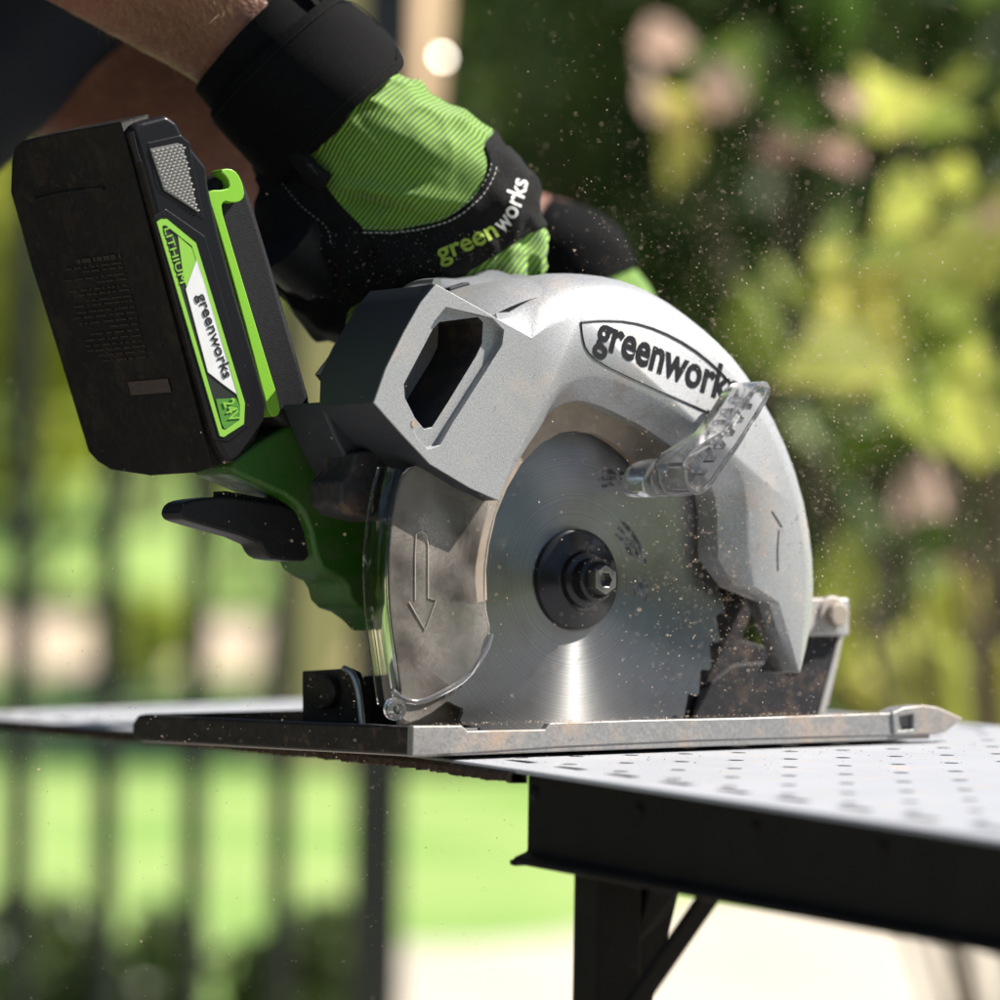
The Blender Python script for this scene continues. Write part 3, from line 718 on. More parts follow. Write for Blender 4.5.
m_frame = M('black table steel', (.006, .005, .005), .6, 0, var=(60, .4), bump=(1400, .00015), dust=((.05, .035, .028), 160, .6, .85), spec=.18)
table = empty('folding_table', None)
tag(table, 'black steel folding table carrying the perforated sheet', 'table')
tE = -.071
def profrail(name, prof, ta, tb, parent, m_=m_frame, bv=.0008, k=1):
    pts = [pp(ta, s, 0) * 1 for s, z in prof]
    A = [E0 + ED * ta + MD * s + Vector((0, 0, z)) for s, z in prof]
    return extr(name, A, ED * (tb - ta), m_, parent, bv)
rail_prof = [(.0035, -PT - .0004), (.0035, -.0245), (-.0012, -.0262), (-.0012, -.0282), (.028, -.0282), (.028, -.0262), (.0060, -.0262), (.0060, -PT - .0004)]
profrail('front_rail', rail_prof, tE, -.75, table)
profrail('rear_rail', [(PW - s, z) for s, z in rail_prof[::-1]], tE, -.75, table)
# rounded end return
extr('end_rail', [E0 + ED * (tE - .001) + MD * s + Vector((0, 0, z)) for s, z in ((.004, -PT - .0004), (PW - .004, -PT - .0004), (PW - .004, -.027), (.004, -.027))], -ED * .003, m_frame, table, .0006)
lipc = E0 + ED * (tE + .0005) + MD * .012
extr('rail_foot_lip', [lipc + MD * a + ED * b + Vector((0, 0, -.0272)) for a, b in ((-.0135, -.002), (-.0125, .0025), (-.009, .0042), (.012, .0042), (.012, -.002))], (0, 0, -.0016), m_frame, table, .0004)
def bar(name, a, b, hw, hd, parent, mat_=m_frame, side=ED):
    a, b = Vector(a), Vector(b); ax_ = (b - a); s1 = (side - ax_ * (side.dot(ax_) / ax_.length_squared)).normalized(); s2 = ax_.cross(s1).normalized()
    return box(name, (a + b) / 2, s1 * hw, s2 * hd, ax_ / 2, mat_, parent, .0012)
GZ = -.75
def edge_at(px, s):     # point on the rail's underside seen at column px
    for k in range(4000):
        t = tE - k * .0003; p = E0 + ED * t + MD * s
        x = 500 + FPX * (p.x / p.y)
        if x >= px: return t, p
lt_, lp_ = edge_at(613, .013)
bar('leg', lp_ + Vector((0, 0, -.0285)), Vector((lp_.x, lp_.y, GZ + .001)), .0075, .0075, table)
lt2, lp2 = edge_at(664, .030)
bar('leg', lp2 + Vector((0, 0, -.0285)), Vector((lp2.x - .16, lp2.y + .02, GZ + .003)), .0055, .0055, table)
lt3, lp3 = edge_at(722, .022)
bar('brace', lp3 + Vector((0, 0, -.028)), lp3 + Vector((-.115, .0, -.200)), .0016, .0032, table)
for t in (lt_ - .62,):
    p = E0 + ED * t + MD * .013; bar('leg', p + Vector((0, 0, -.0285)), Vector((p.x, p.y, GZ + .001)), .0105, .0105, table)
for t in (lt_, lt_ - .62):
    p = E0 + ED * t + MD * (PW - .013); bar('leg', p + Vector((0, 0, -.0285)), Vector((p.x, p.y, GZ + .001)), .0105, .0105, table)
for k in range(8):  # domes added for the small bright bumps below the sheet edge
    p = E0 + ED * (T0 + TP * 2 * (-k) + .012) + MD * .0034 + Vector((0, 0, -.0068))
    vsr = []; fsr = []
    for r_, d_ in ((.0022, 0), (.0018, .0008), (.0008, .0012)):
        for q in range(10): a = q * math.pi / 5; vsr.append(p + ED * (r_ * math.cos(a)) + Vector((0, 0, r_ * math.sin(a))) - MD * d_)
    for q in range(2):
        for u_ in range(10): fsr.append((q * 10 + u_, q * 10 + (u_ + 1) % 10, q * 10 + 10 + (u_ + 1) % 10, q * 10 + 10 + u_))
    fsr.append(tuple(range(20, 30)))
    link('rail_bump', mesh('rail_bump', vsr, fsr), m_frame, table, 50)

# ------------------------------------------------------------------ PERSON
YH = 1.335
def G(px, py, c=0.0): return at_depth(px, py, YH - c * .001)
def sph(r=1, seg=14, ring=9):
    bm = bmesh.new(); bmesh.ops.create_icosphere(bm, subdivisions=2, radius=1); v = [x.co.copy() for x in bm.verts]; f = [tuple(q.index for q in x.verts) for x in bm.faces]; bm.free(); return v, f
SV, SF = sph()
def blobs_mesh(name, chains, voxel, smooth_it=8, fac=.5):
    vs = []; fs = []
    for ch in chains:
        pts = [(Vector(p), r if isinstance(r, tuple) else (r, r, r)) for p, r in ch]
        if len(pts) == 1: seq = pts
        else:
            seq = []
            for (p, r), (q, s) in zip(pts, pts[1:]):
                k = max(2, int((q - p).length / (min(r if not isinstance(r, tuple) else min(r), s if not isinstance(s, tuple) else min(s)) * .28)))
                for i in range(k + 1):
                    t = i / k
                    if isinstance(r, tuple): rr = tuple(a + (b - a) * t for a, b in zip(r, s))
                    else: rr = r + (s - r) * t
                    seq.append((p + (q - p) * t, rr))
        for p, r in seq:
            o_ = len(vs); rx = r if isinstance(r, tuple) else (r, r, r)
            vs += [(p.x + v.x * rx[0], p.y + v.y * rx[1], p.z + v.z * rx[2]) for v in SV]; fs += [tuple(i + o_ for i in f) for f in SF]
    me = bpy.data.meshes.new(name); me.from_pydata(vs, [], fs)
    o = bpy.data.objects.new(name, me); COL.objects.link(o)
    r = o.modifiers.new('r', 'REMESH'); r.mode = 'VOXEL'; r.voxel_size = voxel; r.use_smooth_shade = True
    sm = o.modifiers.new('s', 'SMOOTH'); sm.factor = fac; sm.iterations = smooth_it
    apply_mods(o); return o

m_skin = M('skin', (.17, .070, .043), .48, 0, var=(60, .25), bump=(420, .0009), fleck=(300, (.30, .13, .08), .58, .75), sss=.15)
m_shirt = M('navy jersey', (.012, .014, .020), .95, 0, var=(900, .4), bump=(700, .0005), spec=.1)
m_denim = M('dark trousers', (.02, .022, .03), .9, 0, var=(500, .3))
m_suede = M('black suede', (.006, .006, .006), .9, 0, var=(700, .5), bump=(800, .00035), dust=((.30, .24, .16), 1500, .69, .73), spec=.25)
m_cuff = M('black neoprene', (.006, .006, .0065), .85, 0, var=(900, .4), bump=(2200, .00012), spec=.08)
m_thread = M('pale thread', (.50, .48, .45), .7)
m_hair = M('dark hair', (.03, .02, .015), .6)
m_armhair = M('arm hair', (.34, .20, .10), .5)

person = empty('person', None, loc=(-.34, 1.47, GZ))
person.location = (0, 0, 0)
tag(person, 'person in a dark shirt and lime and black work gloves leaning over the saw', 'person')
PEL = Vector((-.312, 1.50, .236))
SHR = Vector((-.04, 1.30, .66)); SHL = Vector((-.02, 1.72, .66)); CHEST = Vector((-.06, 1.51, .60)); BELLY = Vector((-.170, 1.50, .392))
WR = G(292, 72); WR2 = G(305, 85)
FA = [(WR2, .0225), (G(262, 46), .0235), (G(215, 6), .0265), (G(150, -50), .0330), (G(40, -135), .040), (G(-150, -270), .043), (G(-270, -350, 5), .039)]
ELR = FA[-1][0]
YL2 = 1.52
def G2(px, py, d=0.0): return at_depth(px, py, YL2 + d)
FB = [(G2(566, 250), .0200), (G2(530, 243), .0215), (G2(470, 232), .025), (G2(380, 190), .030), (G2(260, 135), .036), (G2(130, 75, .02), .040), (G2(-20, 0, .04), .040)]
ELL = FB[-1][0]
body_ch = [FA + [(ELR + (SHR - ELR) * .5, .046), (SHR, .055)], FB + [(ELL + (SHL - ELL) * .5, .046), (SHL, .055)],
           [(PEL, (.10, .15, .11)), (BELLY, (.105, .155, .11)), (CHEST, (.11, .17, .12)), (CHEST + Vector((.03, 0, .09)), (.09, .16, .07)), (CHEST + Vector((.09, 0, .16)), .055), (CHEST + Vector((.13, 0, .20)), .055)],
           [(CHEST + Vector((.155, 0, .27)), (.092, .073, .105)), (CHEST + Vector((.185, 0, .23)), (.075, .058, .075))],
           [(CHEST + Vector((.258, 0, .255)), .014), (CHEST + Vector((.275, 0, .235)), .016)],
           [(CHEST + Vector((.15, .078, .25)), (.016, .008, .028))], [(CHEST + Vector((.15, -.078, .25)), (.016, .008, .028))]]
for sgn in (-1, 1):
    hip = PEL + Vector((0, sgn * .095, -.06)); knee = Vector((-.38 + .05 * sgn, 1.50 + sgn * .13, -.27)); ank = Vector((-.47 + .05 * sgn, 1.50 + sgn * .15, -.68))
    body_ch.append([(hip, .092), (knee, .062), (ank, .042), (ank + Vector((.10, 0, -.03)), .036), (ank + Vector((.15, 0, -.035)), .033)])
body = blobs_mesh('body', body_ch, .006, 6); link_ = body; body.parent = person; body.data.materials.append(m_skin); body.data.shade_smooth()
sleeve = [[(SHR, .070), (SHR + (ELR - SHR) * .62, .062)], [(SHL, .070), (SHL + (ELL - SHL) * .62, .062)],
          [(PEL + Vector((-.02, 0, -.04)), (.118, .168, .09)), (PEL, (.118, .168, .12)), (BELLY, (.122, .172, .12)), (CHEST, (.124, .185, .13)), (CHEST + Vector((.03, 0, .09)), (.10, .175, .08))]]
shirt = blobs_mesh('shirt', sleeve, .007, 6); shirt.parent = person; shirt.data.materials.append(m_shirt); shirt.data.shade_smooth()
tr = []
for ch in body_ch[-2:]: tr.append([(ch[0][0], .10), (ch[1][0], .074), (ch[2][0] + Vector((0, 0, .02)), .058)])
tr.append([(PEL + Vector((0, 0, -.03)), (.112, .162, .10))])
trousers = blobs_mesh('trousers', tr, .009, 6); trousers.parent = person; trousers.data.materials.append(m_denim); trousers.data.shade_smooth()
hd = CHEST + Vector((.155, 0, .27))
hair = blobs_mesh('hair', [[(hd + Vector((-.012, 0, .018)), (.090, .080, .096))]], .006, 3); hair.parent = person; hair.data.materials.append(m_hair); hair.data.shade_smooth()
for sgn in (-1, 1):
    ey = blobs_mesh('eye', [[(hd + Vector((.082, sgn * .031, .0)), .011)]], .003, 1); ey.parent = person; ey.data.materials.append(M('eye', (.08, .05, .04), .2))
for ch in body_ch[-2:]:
    sh_ = blobs_mesh('shoe', [[(ch[2][0] + Vector((-.02, 0, -.03)), (.05, .045, .040)), (ch[4][0] + Vector((.02, 0, 0)), (.05, .046, .036))]], .007, 5); sh_.parent = person; sh_.data.materials.append(m_cuff); sh_.data.shade_smooth()

# --- near glove
def rib_mat():
    mt = M('ribbed lime knit', (.23, .50, .035), .75, 0, sheen=.2)
    t = mt.node_tree; lk = t.links.new; b = t.nodes['Principled BSDF']
    A_ = (RIGHT * .80 - UP * .60)
    tc = t.nodes.new('ShaderNodeTexCoord')
    nz = t.nodes.new('ShaderNodeTexNoise'); nz.inputs['Scale'].default_value = 28; nz.inputs['Detail'].default_value = 2; lk(tc.outputs['Object'], nz.inputs['Vector'])
    dt = t.nodes.new('ShaderNodeVectorMath'); dt.operation = 'DOT_PRODUCT'; lk(tc.outputs['Object'], dt.inputs[0]); dt.inputs[1].default_value = A_
    a1 = t.nodes.new('ShaderNodeMath'); a1.operation = 'MULTIPLY_ADD'; lk(nz.outputs[0], a1.inputs[0]); a1.inputs[1].default_value = .007; lk(dt.outputs['Value'], a1.inputs[2])
    a2 = t.nodes.new('ShaderNodeMath'); a2.operation = 'MULTIPLY'; lk(a1.outputs[0], a2.inputs[0]); a2.inputs[1].default_value = 2 * math.pi / .0015
    sn = t.nodes.new('ShaderNodeMath'); sn.operation = 'SINE'; lk(a2.outputs[0], sn.inputs[0])
    fine = t.nodes.new('ShaderNodeTexNoise'); fine.inputs['Scale'].default_value = 2600; fine.inputs['Detail'].default_value = 3; lk(tc.outputs['Object'], fine.inputs['Vector'])
    ad = t.nodes.new('ShaderNodeMath'); ad.operation = 'MULTIPLY_ADD'; lk(fine.outputs[0], ad.inputs[0]); ad.inputs[1].default_value = .7; lk(sn.outputs[0], ad.inputs[2])
    bp = t.nodes.new('ShaderNodeBump'); bp.inputs['Distance'].default_value = .00042; bp.inputs['Strength'].default_value = 1; lk(ad.outputs[0], bp.inputs['Height']); lk(bp.outputs[0], b.inputs['Normal'])
    st = t.nodes.new('ShaderNodeTexNoise'); st.inputs['Scale'].default_value = 55; st.inputs['Detail'].default_value = 5; lk(tc.outputs['Object'], st.inputs['Vector'])
    sr = t.nodes.new('ShaderNodeMapRange'); sr.inputs[1].default_value = .66; sr.inputs[2].default_value = .76; lk(st.outputs[0], sr.inputs[0])
    cr = t.nodes.new('ShaderNodeMapRange'); cr.inputs[1].default_value = -1; cr.inputs[2].default_value = .2; lk(sn.outputs[0], cr.inputs[0])
    mx = t.nodes.new('ShaderNodeMix'); mx.data_type = 'RGBA'; lk(cr.outputs[0], mx.inputs[0]); mx.inputs[6].default_value = (.035, .10, .006, 1); mx.inputs[7].default_value = (.24, .48, .035, 1)
    m2 = t.nodes.new('ShaderNodeMix'); m2.data_type = 'RGBA'; lk(sr.outputs[0], m2.inputs[0]); lk(mx.outputs[2], m2.inputs[6]); m2.inputs[7].default_value = (.06, .07, .02, 1)
    lk(m2.outputs[2], b.inputs['Base Color'])
    return mt
m_rib = rib_mat()
glove = empty('glove', None); glove.parent = person
glove['label'] = 'lime and black work glove gripping the rear handle'
hand_ch = [
    [(G(325, 108), .0245), (G(360, 145, -1), .0275), (G(395, 172, 0), .0300), (G(425, 190, 2), .0300), (G(455, 202, 4), .0265), (G(480, 205, 3), .0205)],
    [(G(330, 150, -4), .021), (G(345, 205, -2), .0250), (G(370, 245, 2), .0240), (G(400, 262, 6), .0200)],
    [(G(296, 172, -4), .0130), (G(302, 215, -2), .0165), (G(318, 262, 0), .0180), (G(336, 296, -1), .0145), (G(362, 314, -3), .0115), (G(392, 318, -4), .0105)],
    [(G(498, 208, 2), .0125), (G(478, 226, 9), .0145), (G(448, 246, 13), .0155), (G(416, 262, 13), .0155), (G(388, 276, 8), .0140)],
    # fingers, closing on the handle
    [(G(503, 214, 2), .0120), (G(517, 245, -4), .0110), (G(516, 285, -16), .0100), (G(486, 306, -34), .0095), (G(455, 300, -44), .0085)],
    [(G(480, 230, 9), .0125), (G(496, 268, 5), .0115), (G(496, 306, -8), .0105), (G(470, 326, -30), .0100), (G(440, 318, -42), .0088)],
    [(G(449, 248, 12), .0125), (G(460, 286, 10), .0115), (G(458, 322, -4), .0105), (G(430, 340, -28), .0095), (G(404, 330, -40), .0085)],
    [(G(416, 264, 12), .0115), (G(424, 300, 8), .0105), (G(418, 330, -6), .0095), (G(396, 344, -26), .0085), (G(376, 334, -36), .0078)],
    [(G(400, 190, -22), .0140), (G(440, 240, -40), .0130), (G(480, 280, -48), .0115), (G(512, 292, -46), .0100)],
    [(G(306, 268, -4), .0135), (G(330, 305, -6), .0125), (G(360, 318, -10), .0105), (G(395, 318, -14), .0105)],
    [(G(300, 180, -20), .016), (G(320, 240, -22), .018), (G(350, 290, -22), .016)],
]
hand = blobs_mesh('hand', hand_ch, .00125, 14, .5)
# crease the cloth slightly
co = np.empty(len(hand.data.vertices) * 3); hand.data.vertices.foreach_get('co', co); co = co.reshape(-1, 3)
RV, UV, FV = np.array(RIGHT), np.array(UP), np.array(fw)
def to_px(c):
    d = c - np.array(CAM); z = d @ FV; return 500 + FPX * (d @ RV) / z, 500 - FPX * (d @ UV) / z
x_, y_ = to_px(co)
nor = np.empty_like(co).reshape(-1); hand.data.vertices.foreach_get('normal', nor); nor = nor.reshape(-1, 3)
def ridge(px, py, x0, y0, x1, y1, wd):
    dx, dy = x1 - x0, y1 - y0; l2 = dx * dx + dy * dy; t = np.clip(((px - x0) * dx + (py - y0) * dy) / l2, 0, 1)
    d = np.hypot(px - x0 - t * dx, py - y0 - t * dy); return np.exp(-(d / wd) ** 2) * np.sin(np.pi * np.clip(t, .05, .95)) ** .5
fr = (nor @ FV) < .2
fold = np.zeros(len(co))
for a in ((318, 182, 470, 206, 8, .0030), (330, 198, 430, 216, 6, -.0024), (372, 120, 462, 168, 10, .0012), (350, 150, 440, 186, 7, -.0012), (262, 190, 330, 232, 8, -.0016), (275, 225, 350, 262, 9, .0014), (300, 280, 370, 262, 8, -.0014), (372, 238, 440, 262, 10, .0007), (262, 165, 310, 172, 6, .0016), (330, 250, 350, 320, 9, .001), (360, 300, 440, 275, 5, -.0010), (340, 160, 380, 230, 7, -.0008)):
    fold += ridge(x_, y_, *a[:5]) * a[5]
fold += (np.sin(x_ * .11 + y_ * .07) * np.sin(y_ * .09 - x_ * .03)) * .0003
from mathutils import noise as mn
wr = np.array([1 - abs(mn.noise(Vector((c[0] * 55, c[1] * 55, c[2] * 80 + c[0] * 30)))) * 2.2 + .5 * mn.noise(Vector(c) * 140) for c in co])
ing = np.zeros(len(co)); 
for q in ((385, 150, 60), (430, 175, 55), (360, 190, 40), (470, 180, 45)): ing = np.maximum(ing, np.exp(-(((x_ - q[0]) ** 2 + (y_ - q[1]) ** 2) / q[2] ** 2)))
co += nor * ((fold * fr) + (np.maximum(wr, 0) ** 2 - .4) * .0016 * (1 - .85 * ing))[:, None]
hand.data.vertices.foreach_set('co', co.reshape(-1)); hand.data.update()
x_, y_ = to_px(co)
ZG = [(300, 165), (322, 182), (345, 210), (366, 231), (400, 230), (440, 222), (462, 209), (477, 194), (486, 176), (489, 160), (482, 146), (530, 90), (430, 20), (380, 60), (340, 130)]
ZF = [(531, 230), (512, 243), (492, 256), (470, 270), (448, 284), (425, 292), (405, 296), (405, 330), (470, 352), (560, 330), (560, 225)]
ZF2 = [(345, 312), (372, 296), (402, 297), (400, 330), (350, 350)]
ZF3 = [(262, 196), (272, 202), (300, 232), (296, 240), (270, 222)]
# inside tests, vectorised
def insides(px, py, poly):
    r_ = np.zeros(len(px), bool); j = len(poly) - 1
    for i in range(len(poly)):
        (xi, yi), (xj, yj) = poly[i], poly[j]
        c = ((yi > py) != (yj > py)) & (px < (xj - xi) * (py - yi) / (yj - yi + 1e-9) + xi); r_ ^= c; j = i
    return r_
nf = len(hand.data.polygons); fc = np.empty(nf * 3); hand.data.polygons.foreach_get('center', fc); fc = fc.reshape(-1, 3)
fn = np.empty(nf * 3); hand.data.polygons.foreach_get('normal', fn); fn = fn.reshape(-1, 3)
fx, fy = to_px(fc); back = (fn @ FV) < .25
zone = np.zeros(nf, int)
zone[insides(fx, fy, ZG) & back] = 1
zone[(insides(fx, fy, ZF) | insides(fx, fy, ZF2)) & back] = 1
band_z = [(366, 231), (400, 230), (440, 222), (462, 209), (477, 194), (486, 176), (489, 160), (482, 146), (560, 150), (560, 225), (531, 230), (512, 243), (492, 256), (470, 270), (448, 284), (425, 292), (405, 296), (392, 276), (378, 252)]
zone[insides(fx, fy, band_z) & back & (zone == 0)] = 2
# smooth the seam lines between zones
bm = bmesh.new(); bm.from_mesh(hand.data); bm.faces.ensure_lookup_table()
for f in bm.faces: f.material_index = int(zone[f.index])
seam = [e for e in bm.edges if len(e.link_faces) == 2 and e.link_faces[0].material_index != e.link_faces[1].material_index]
for _ in range(14):
    nb = {}
    for e in seam:
        a, b = e.verts; nb.setdefault(a, []).append(b); nb.setdefault(b, []).append(a)
    new = {v: v.co * .5 + (sum((q.co for q in l), Vector()) / len(l)) * .5 for v, l in nb.items() if len(l) == 2}
    for v, c in new.items(): v.co = c
bm.normal_update()
vn = {v: v.normal.copy() for v in bm.verts}
seamv = set(v for e in seam for v in e.verts)
def zone_mesh(z, name, mat_, lift, parent):
    vid = {}; vs = []; fs = []
    for f in bm.faces:
        if f.material_index != z: continue
        ids = []
        for v in f.verts:
            if v not in vid: vid[v] = len(vs); vs.append(v.co + vn[v] * lift)
            ids.append(vid[v])
        fs.append(ids)
    me = bpy.data.meshes.new(name); me.from_pydata([tuple(v) for v in vs], [], fs); me.update()
    o = link(name, me, mat_, parent, 0); me.shade_smooth()
    return o
zone_mesh(0, 'palm_leather', m_suede, .0, glove)
zone_mesh(1, 'knit_panel', m_rib, .0, glove)
bd = zone_mesh(2, 'knuckle_band', m_suede, .0008, glove)
sd = bd.modifiers.new('s', 'SOLIDIFY'); sd.thickness = .0012; sd.offset = -1
bm.free()
bpy.context.view_layer.update()
hbvh = BVHTree.FromObject(bd, bpy.context.evaluated_depsgraph_get())
hall = BVHTree.FromObject(hand, bpy.context.evaluated_depsgraph_get())
def onto(px, py, lift=.0004, tree=None):
    p = G(px, py); best = None
    for tr_ in ((tree,) if tree else (hbvh, hall)):
        h_ = tr_.ray_cast(p - fw * .3, fw)
        if h_[0] is not None and (best is None or (h_[0] - p).dot(fw) < (best[0] - p).dot(fw)): best = h_
    if best is None: return None
    return best[0] + best[1] * lift
# stitching: short pale threads
def stitches(name, px, pitch=4.2, lenf=.62, r=.00022):
    P = [Vector((*p, 0)) for p in px]; vs = []; fs = []; acc = 0
    pts = []
    for a, b in zip(P, P[1:]):
        k = max(1, int((b - a).length / 1.0))
        for i in range(k): pts.append(a + (b - a) * (i / k))
    step = pitch; i = 0
    while i + int(pitch) < len(pts):
        a = onto(pts[i].x, pts[i].y); b = onto(pts[i + int(pitch * lenf)].x, pts[i + int(pitch * lenf)].y)
        if a and b and (b - a).length < .006:
            v, f = tube_data([a, (a + b) / 2, b], r, 5); o_ = len(vs); vs += v; fs += [tuple(q + o_ for q in ff) for ff in f]
        i += int(pitch)
    return link(name, mesh(name, vs, fs), m_thread, glove, 60)
seam1 = smooth2([(366, 233), (400, 233), (440, 226), (464, 213), (480, 197), (490, 178), (492, 162)], 2, False)
seam2 = smooth2([(366, 238), (402, 238), (443, 231), (468, 217), (485, 200), (495, 180), (497, 165)], 2, False)
stitches('stitching', seam2, 5)
stitches('stitching', seam1, 5, .5, .00014)
stitches('stitching', smooth2([(265, 168), (285, 186), (300, 205), (315, 219), (329, 230), (334, 242), (333, 255)], 1, False), 5, .55, .00012)
# printed name on the band
def band_text(name, s, base, u0, u1, hgt, mat_):
    me = text_me(s, .018, 0, .0, 4); bmt = bmesh.new(); bmt.from_mesh(me)
    bmesh.ops.subdivide_edges(bmt, edges=bmt.edges, cuts=1); bmesh.ops.triangulate(bmt, faces=bmt.faces)
    cx = [v.co.x for v in bmt.verts]; mn, mx = min(cx), max(cx)
    B_ = [Vector((*p, 0)) for p in smooth2(base, 2, False)]; ls = [0]
    for a, b in zip(B_, B_[1:]): ls.append(ls[-1] + (b - a).length)
    kill = []
    for v in bmt.verts:
        u = u0 + (v.co.x - mn) / (mx - mn) * (u1 - u0); d = u * ls[-1]
        k = max(0, min(len(B_) - 2, next((i for i in range(len(ls) - 1) if ls[i + 1] >= d), len(ls) - 2)))
        tt = (d - ls[k]) / max(1e-6, ls[k + 1] - ls[k]); p = B_[k] + (B_[k + 1] - B_[k]) * tt; dr = (B_[k + 1] - B_[k]).normalized(); up_ = Vector((dr.y, -dr.x, 0))
        q = p + up_ * (v.co.y * hgt)
        w3 = onto(q.x, q.y, .0003)
        if w3 is None: kill.append(v)
        else: v.co = w3
    bmesh.ops.delete(bmt, geom=kill, context='VERTS')
    bmt.to_mesh(me); bmt.free(); return link(name, me, mat_, glove, 0)
basel = [(441, 267), (468, 256), (492, 244), (506, 235), (515, 223), (521, 208), (525, 195), (527, 184)]
m_tg = M('lime print', (.30, .42, .05), .7, dust=((.03, .03, .02), 900, .6, .66)); m_tw = M('white print', (.62, .62, .60), .7, dust=((.05, .05, .05), 900, .62, .68))
band_text('green_print', 'green', basel, 0.0, .50, 26, m_tg)
band_text('white_print', 'works', basel, .52, 1.0, 25, m_tw)
bpy.data.objects.remove(hand)
# cuff: padded sleeve, closing strap and pull loop
def sleeve_mesh(name, path, radii, mat_, parent, n=48, wob=.0, thick=.002, flat=1.0):
    P = smoothpts(path, 2, False); k = len(P); vs = []; fs = []
    rad = [np.interp(i / (k - 1), np.linspace(0, 1, len(radii)), [r[0] for r in radii]) for i in range(k)]
    rac = [np.interp(i / (k - 1), np.linspace(0, 1, len(radii)), [r[1] for r in radii]) for i in range(k)]
    for i, p in enumerate(P):
        t = (P[min(i + 1, k - 1)] - P[max(0, i - 1)]).normalized(); c = -fw; s = t.cross(c).normalized(); c = s.cross(t).normalized()
        for j in range(n):
            a = 2 * math.pi * j / n; wv = 1 + wob * math.sin(3 * a + i * .5) + wob * .6 * math.sin(7 * a - i * .9)
            vs.append(p + s * (math.cos(a) * rad[i] * wv) + c * (math.sin(a) * rac[i] * wv))
    for i in range(k - 1):
        for j in range(n): fs.append((i * n + j, i * n + (j + 1) % n, i * n + n + (j + 1) % n, i * n + n + j))
    o = link(name, mesh(name, vs, fs), mat_, parent, 0); o.data.shade_smooth()
    sd = o.modifiers.new('s', 'SOLIDIFY'); sd.thickness = thick; sd.offset = 0
    b = o.modifiers.new('b', 'BEVEL'); b.width = thick * .45; b.segments = 3; b.limit_method = 'ANGLE'; b.angle_limit = math.radians(50)
    return o
sleeve_mesh('cuff', [G(250, 36), G(285, 70), G(318, 104), G(338, 126)], [(.0245, .024), (.0255, .025), (.0272, .027), (.0285, .028)], m_cuff, glove, wob=.012, thick=.0026)
def strap():
    ax_ = (G(334, 116) - G(284, 62)).normalized(); c = -fw; sB = ax_.cross(c).normalized()
    if sB.dot(UP) < 0: sB = -sB
    c = (c - ax_ * c.dot(ax_)).normalized(); ctr = G(311, 91)
    vs = []; fs = []; NA, NV = 70, 13; a0, a1 = math.radians(236), math.radians(2); R_ = .0293; arc = (a0 - a1) * R_; hw0 = .0168
    rim = []
    for i in range(NA + 1):
        a = a0 + (a1 - a0) * i / NA; left = (NA - i) / NA * arc
        hw = hw0 * (math.sqrt(max(.0, 1 - (1 - left / hw0) ** 2)) if left < hw0 else 1); hw = max(hw, .0004)
        for j in range(NV):
            v = -1 + 2 * j / (NV - 1); pad = .0009 * (1 - abs(v) ** 6); rr = R_ + .0006 * v + pad + .0007 * math.sin(a * 5 + v * 2) * .5
            vs.append(ctr + ax_ * (v * hw) + sB * (math.cos(a) * rr) + c * (math.sin(a) * rr))
        rim.append((a, hw))
    for i in range(NA):
        for j in range(NV - 1): fs.append((i * NV + j, i * NV + j + 1, (i + 1) * NV + j + 1, (i + 1) * NV + j))
    o = link('cuff_strap', mesh('cuff_strap', vs, fs), m_cuff, glove, 0); o.data.shade_smooth()
    sd = o.modifiers.new('s', 'SOLIDIFY'); sd.thickness = .0022; sd.offset = 0
    b = o.modifiers.new('b', 'BEVEL'); b.width = .0009; b.segments = 3; b.limit_method = 'ANGLE'; b.angle_limit = math.radians(50)
    line = []
    for sg in (1, -1):
        seq = rim if sg == 1 else rim[::-1]
        for a, hw in seq:
            if hw > .0045 and a < math.radians(200):
                rr = R_ + .0024; line.append(ctr + ax_ * (sg * (hw - .0030)) + sB * (math.cos(a + (.09 if a < .5 else 0)) * rr) + c * (math.sin(a + (.09 if a < .5 else 0)) * rr))
    tube('strap_stitch', line, .00022, m_suede, o, 5)
strap()
loop = [G(352, 34, 18), G(338, 16, 20), G(318, -8, 20), G(298, -30, 18)]
vs, fs = [], []
for i, p in enumerate(smoothpts(loop, 2, False)):
    t = (RIGHT * .62 + UP * .78); s = (RIGHT * .78 - UP * .62)
    vs += [p - s * .0075 + Vector((0, .001, 0)), p + s * .0075 + Vector((0, .003, 0)), p + s * .0075 + Vector((0, .0045, 0)), p - s * .0075 + Vector((0, .0025, 0))]
k = len(vs) // 4
for i in range(k - 1):
    for j in range(4): fs.append((i * 4 + j, i * 4 + (j + 1) % 4, i * 4 + 4 + (j + 1) % 4, i * 4 + 4 + j))
fs += [(0, 1, 2, 3), tuple(reversed(range(4 * k - 4, 4 * k)))]
link('pull_loop', mesh('pull_loop', vs, fs), m_cuff, glove, 40)
# frayed tag of leather at the heel of the hand
tube('leather_tag', smoothpts([G(296, 152, 22), G(306, 166, 24), (G(318, 178, 25)), G(326, 182, 24)], 1, False), [.0030, .0036, .0040, .0034, .0024, .0018][:6] if False else .0034, m_suede, glove, 10)
tube('leather_tag', smoothpts([G(254, 150, 2), G(264, 158, 6), G(276, 166, 9)], 1, False), .0042, m_suede, glove, 10)
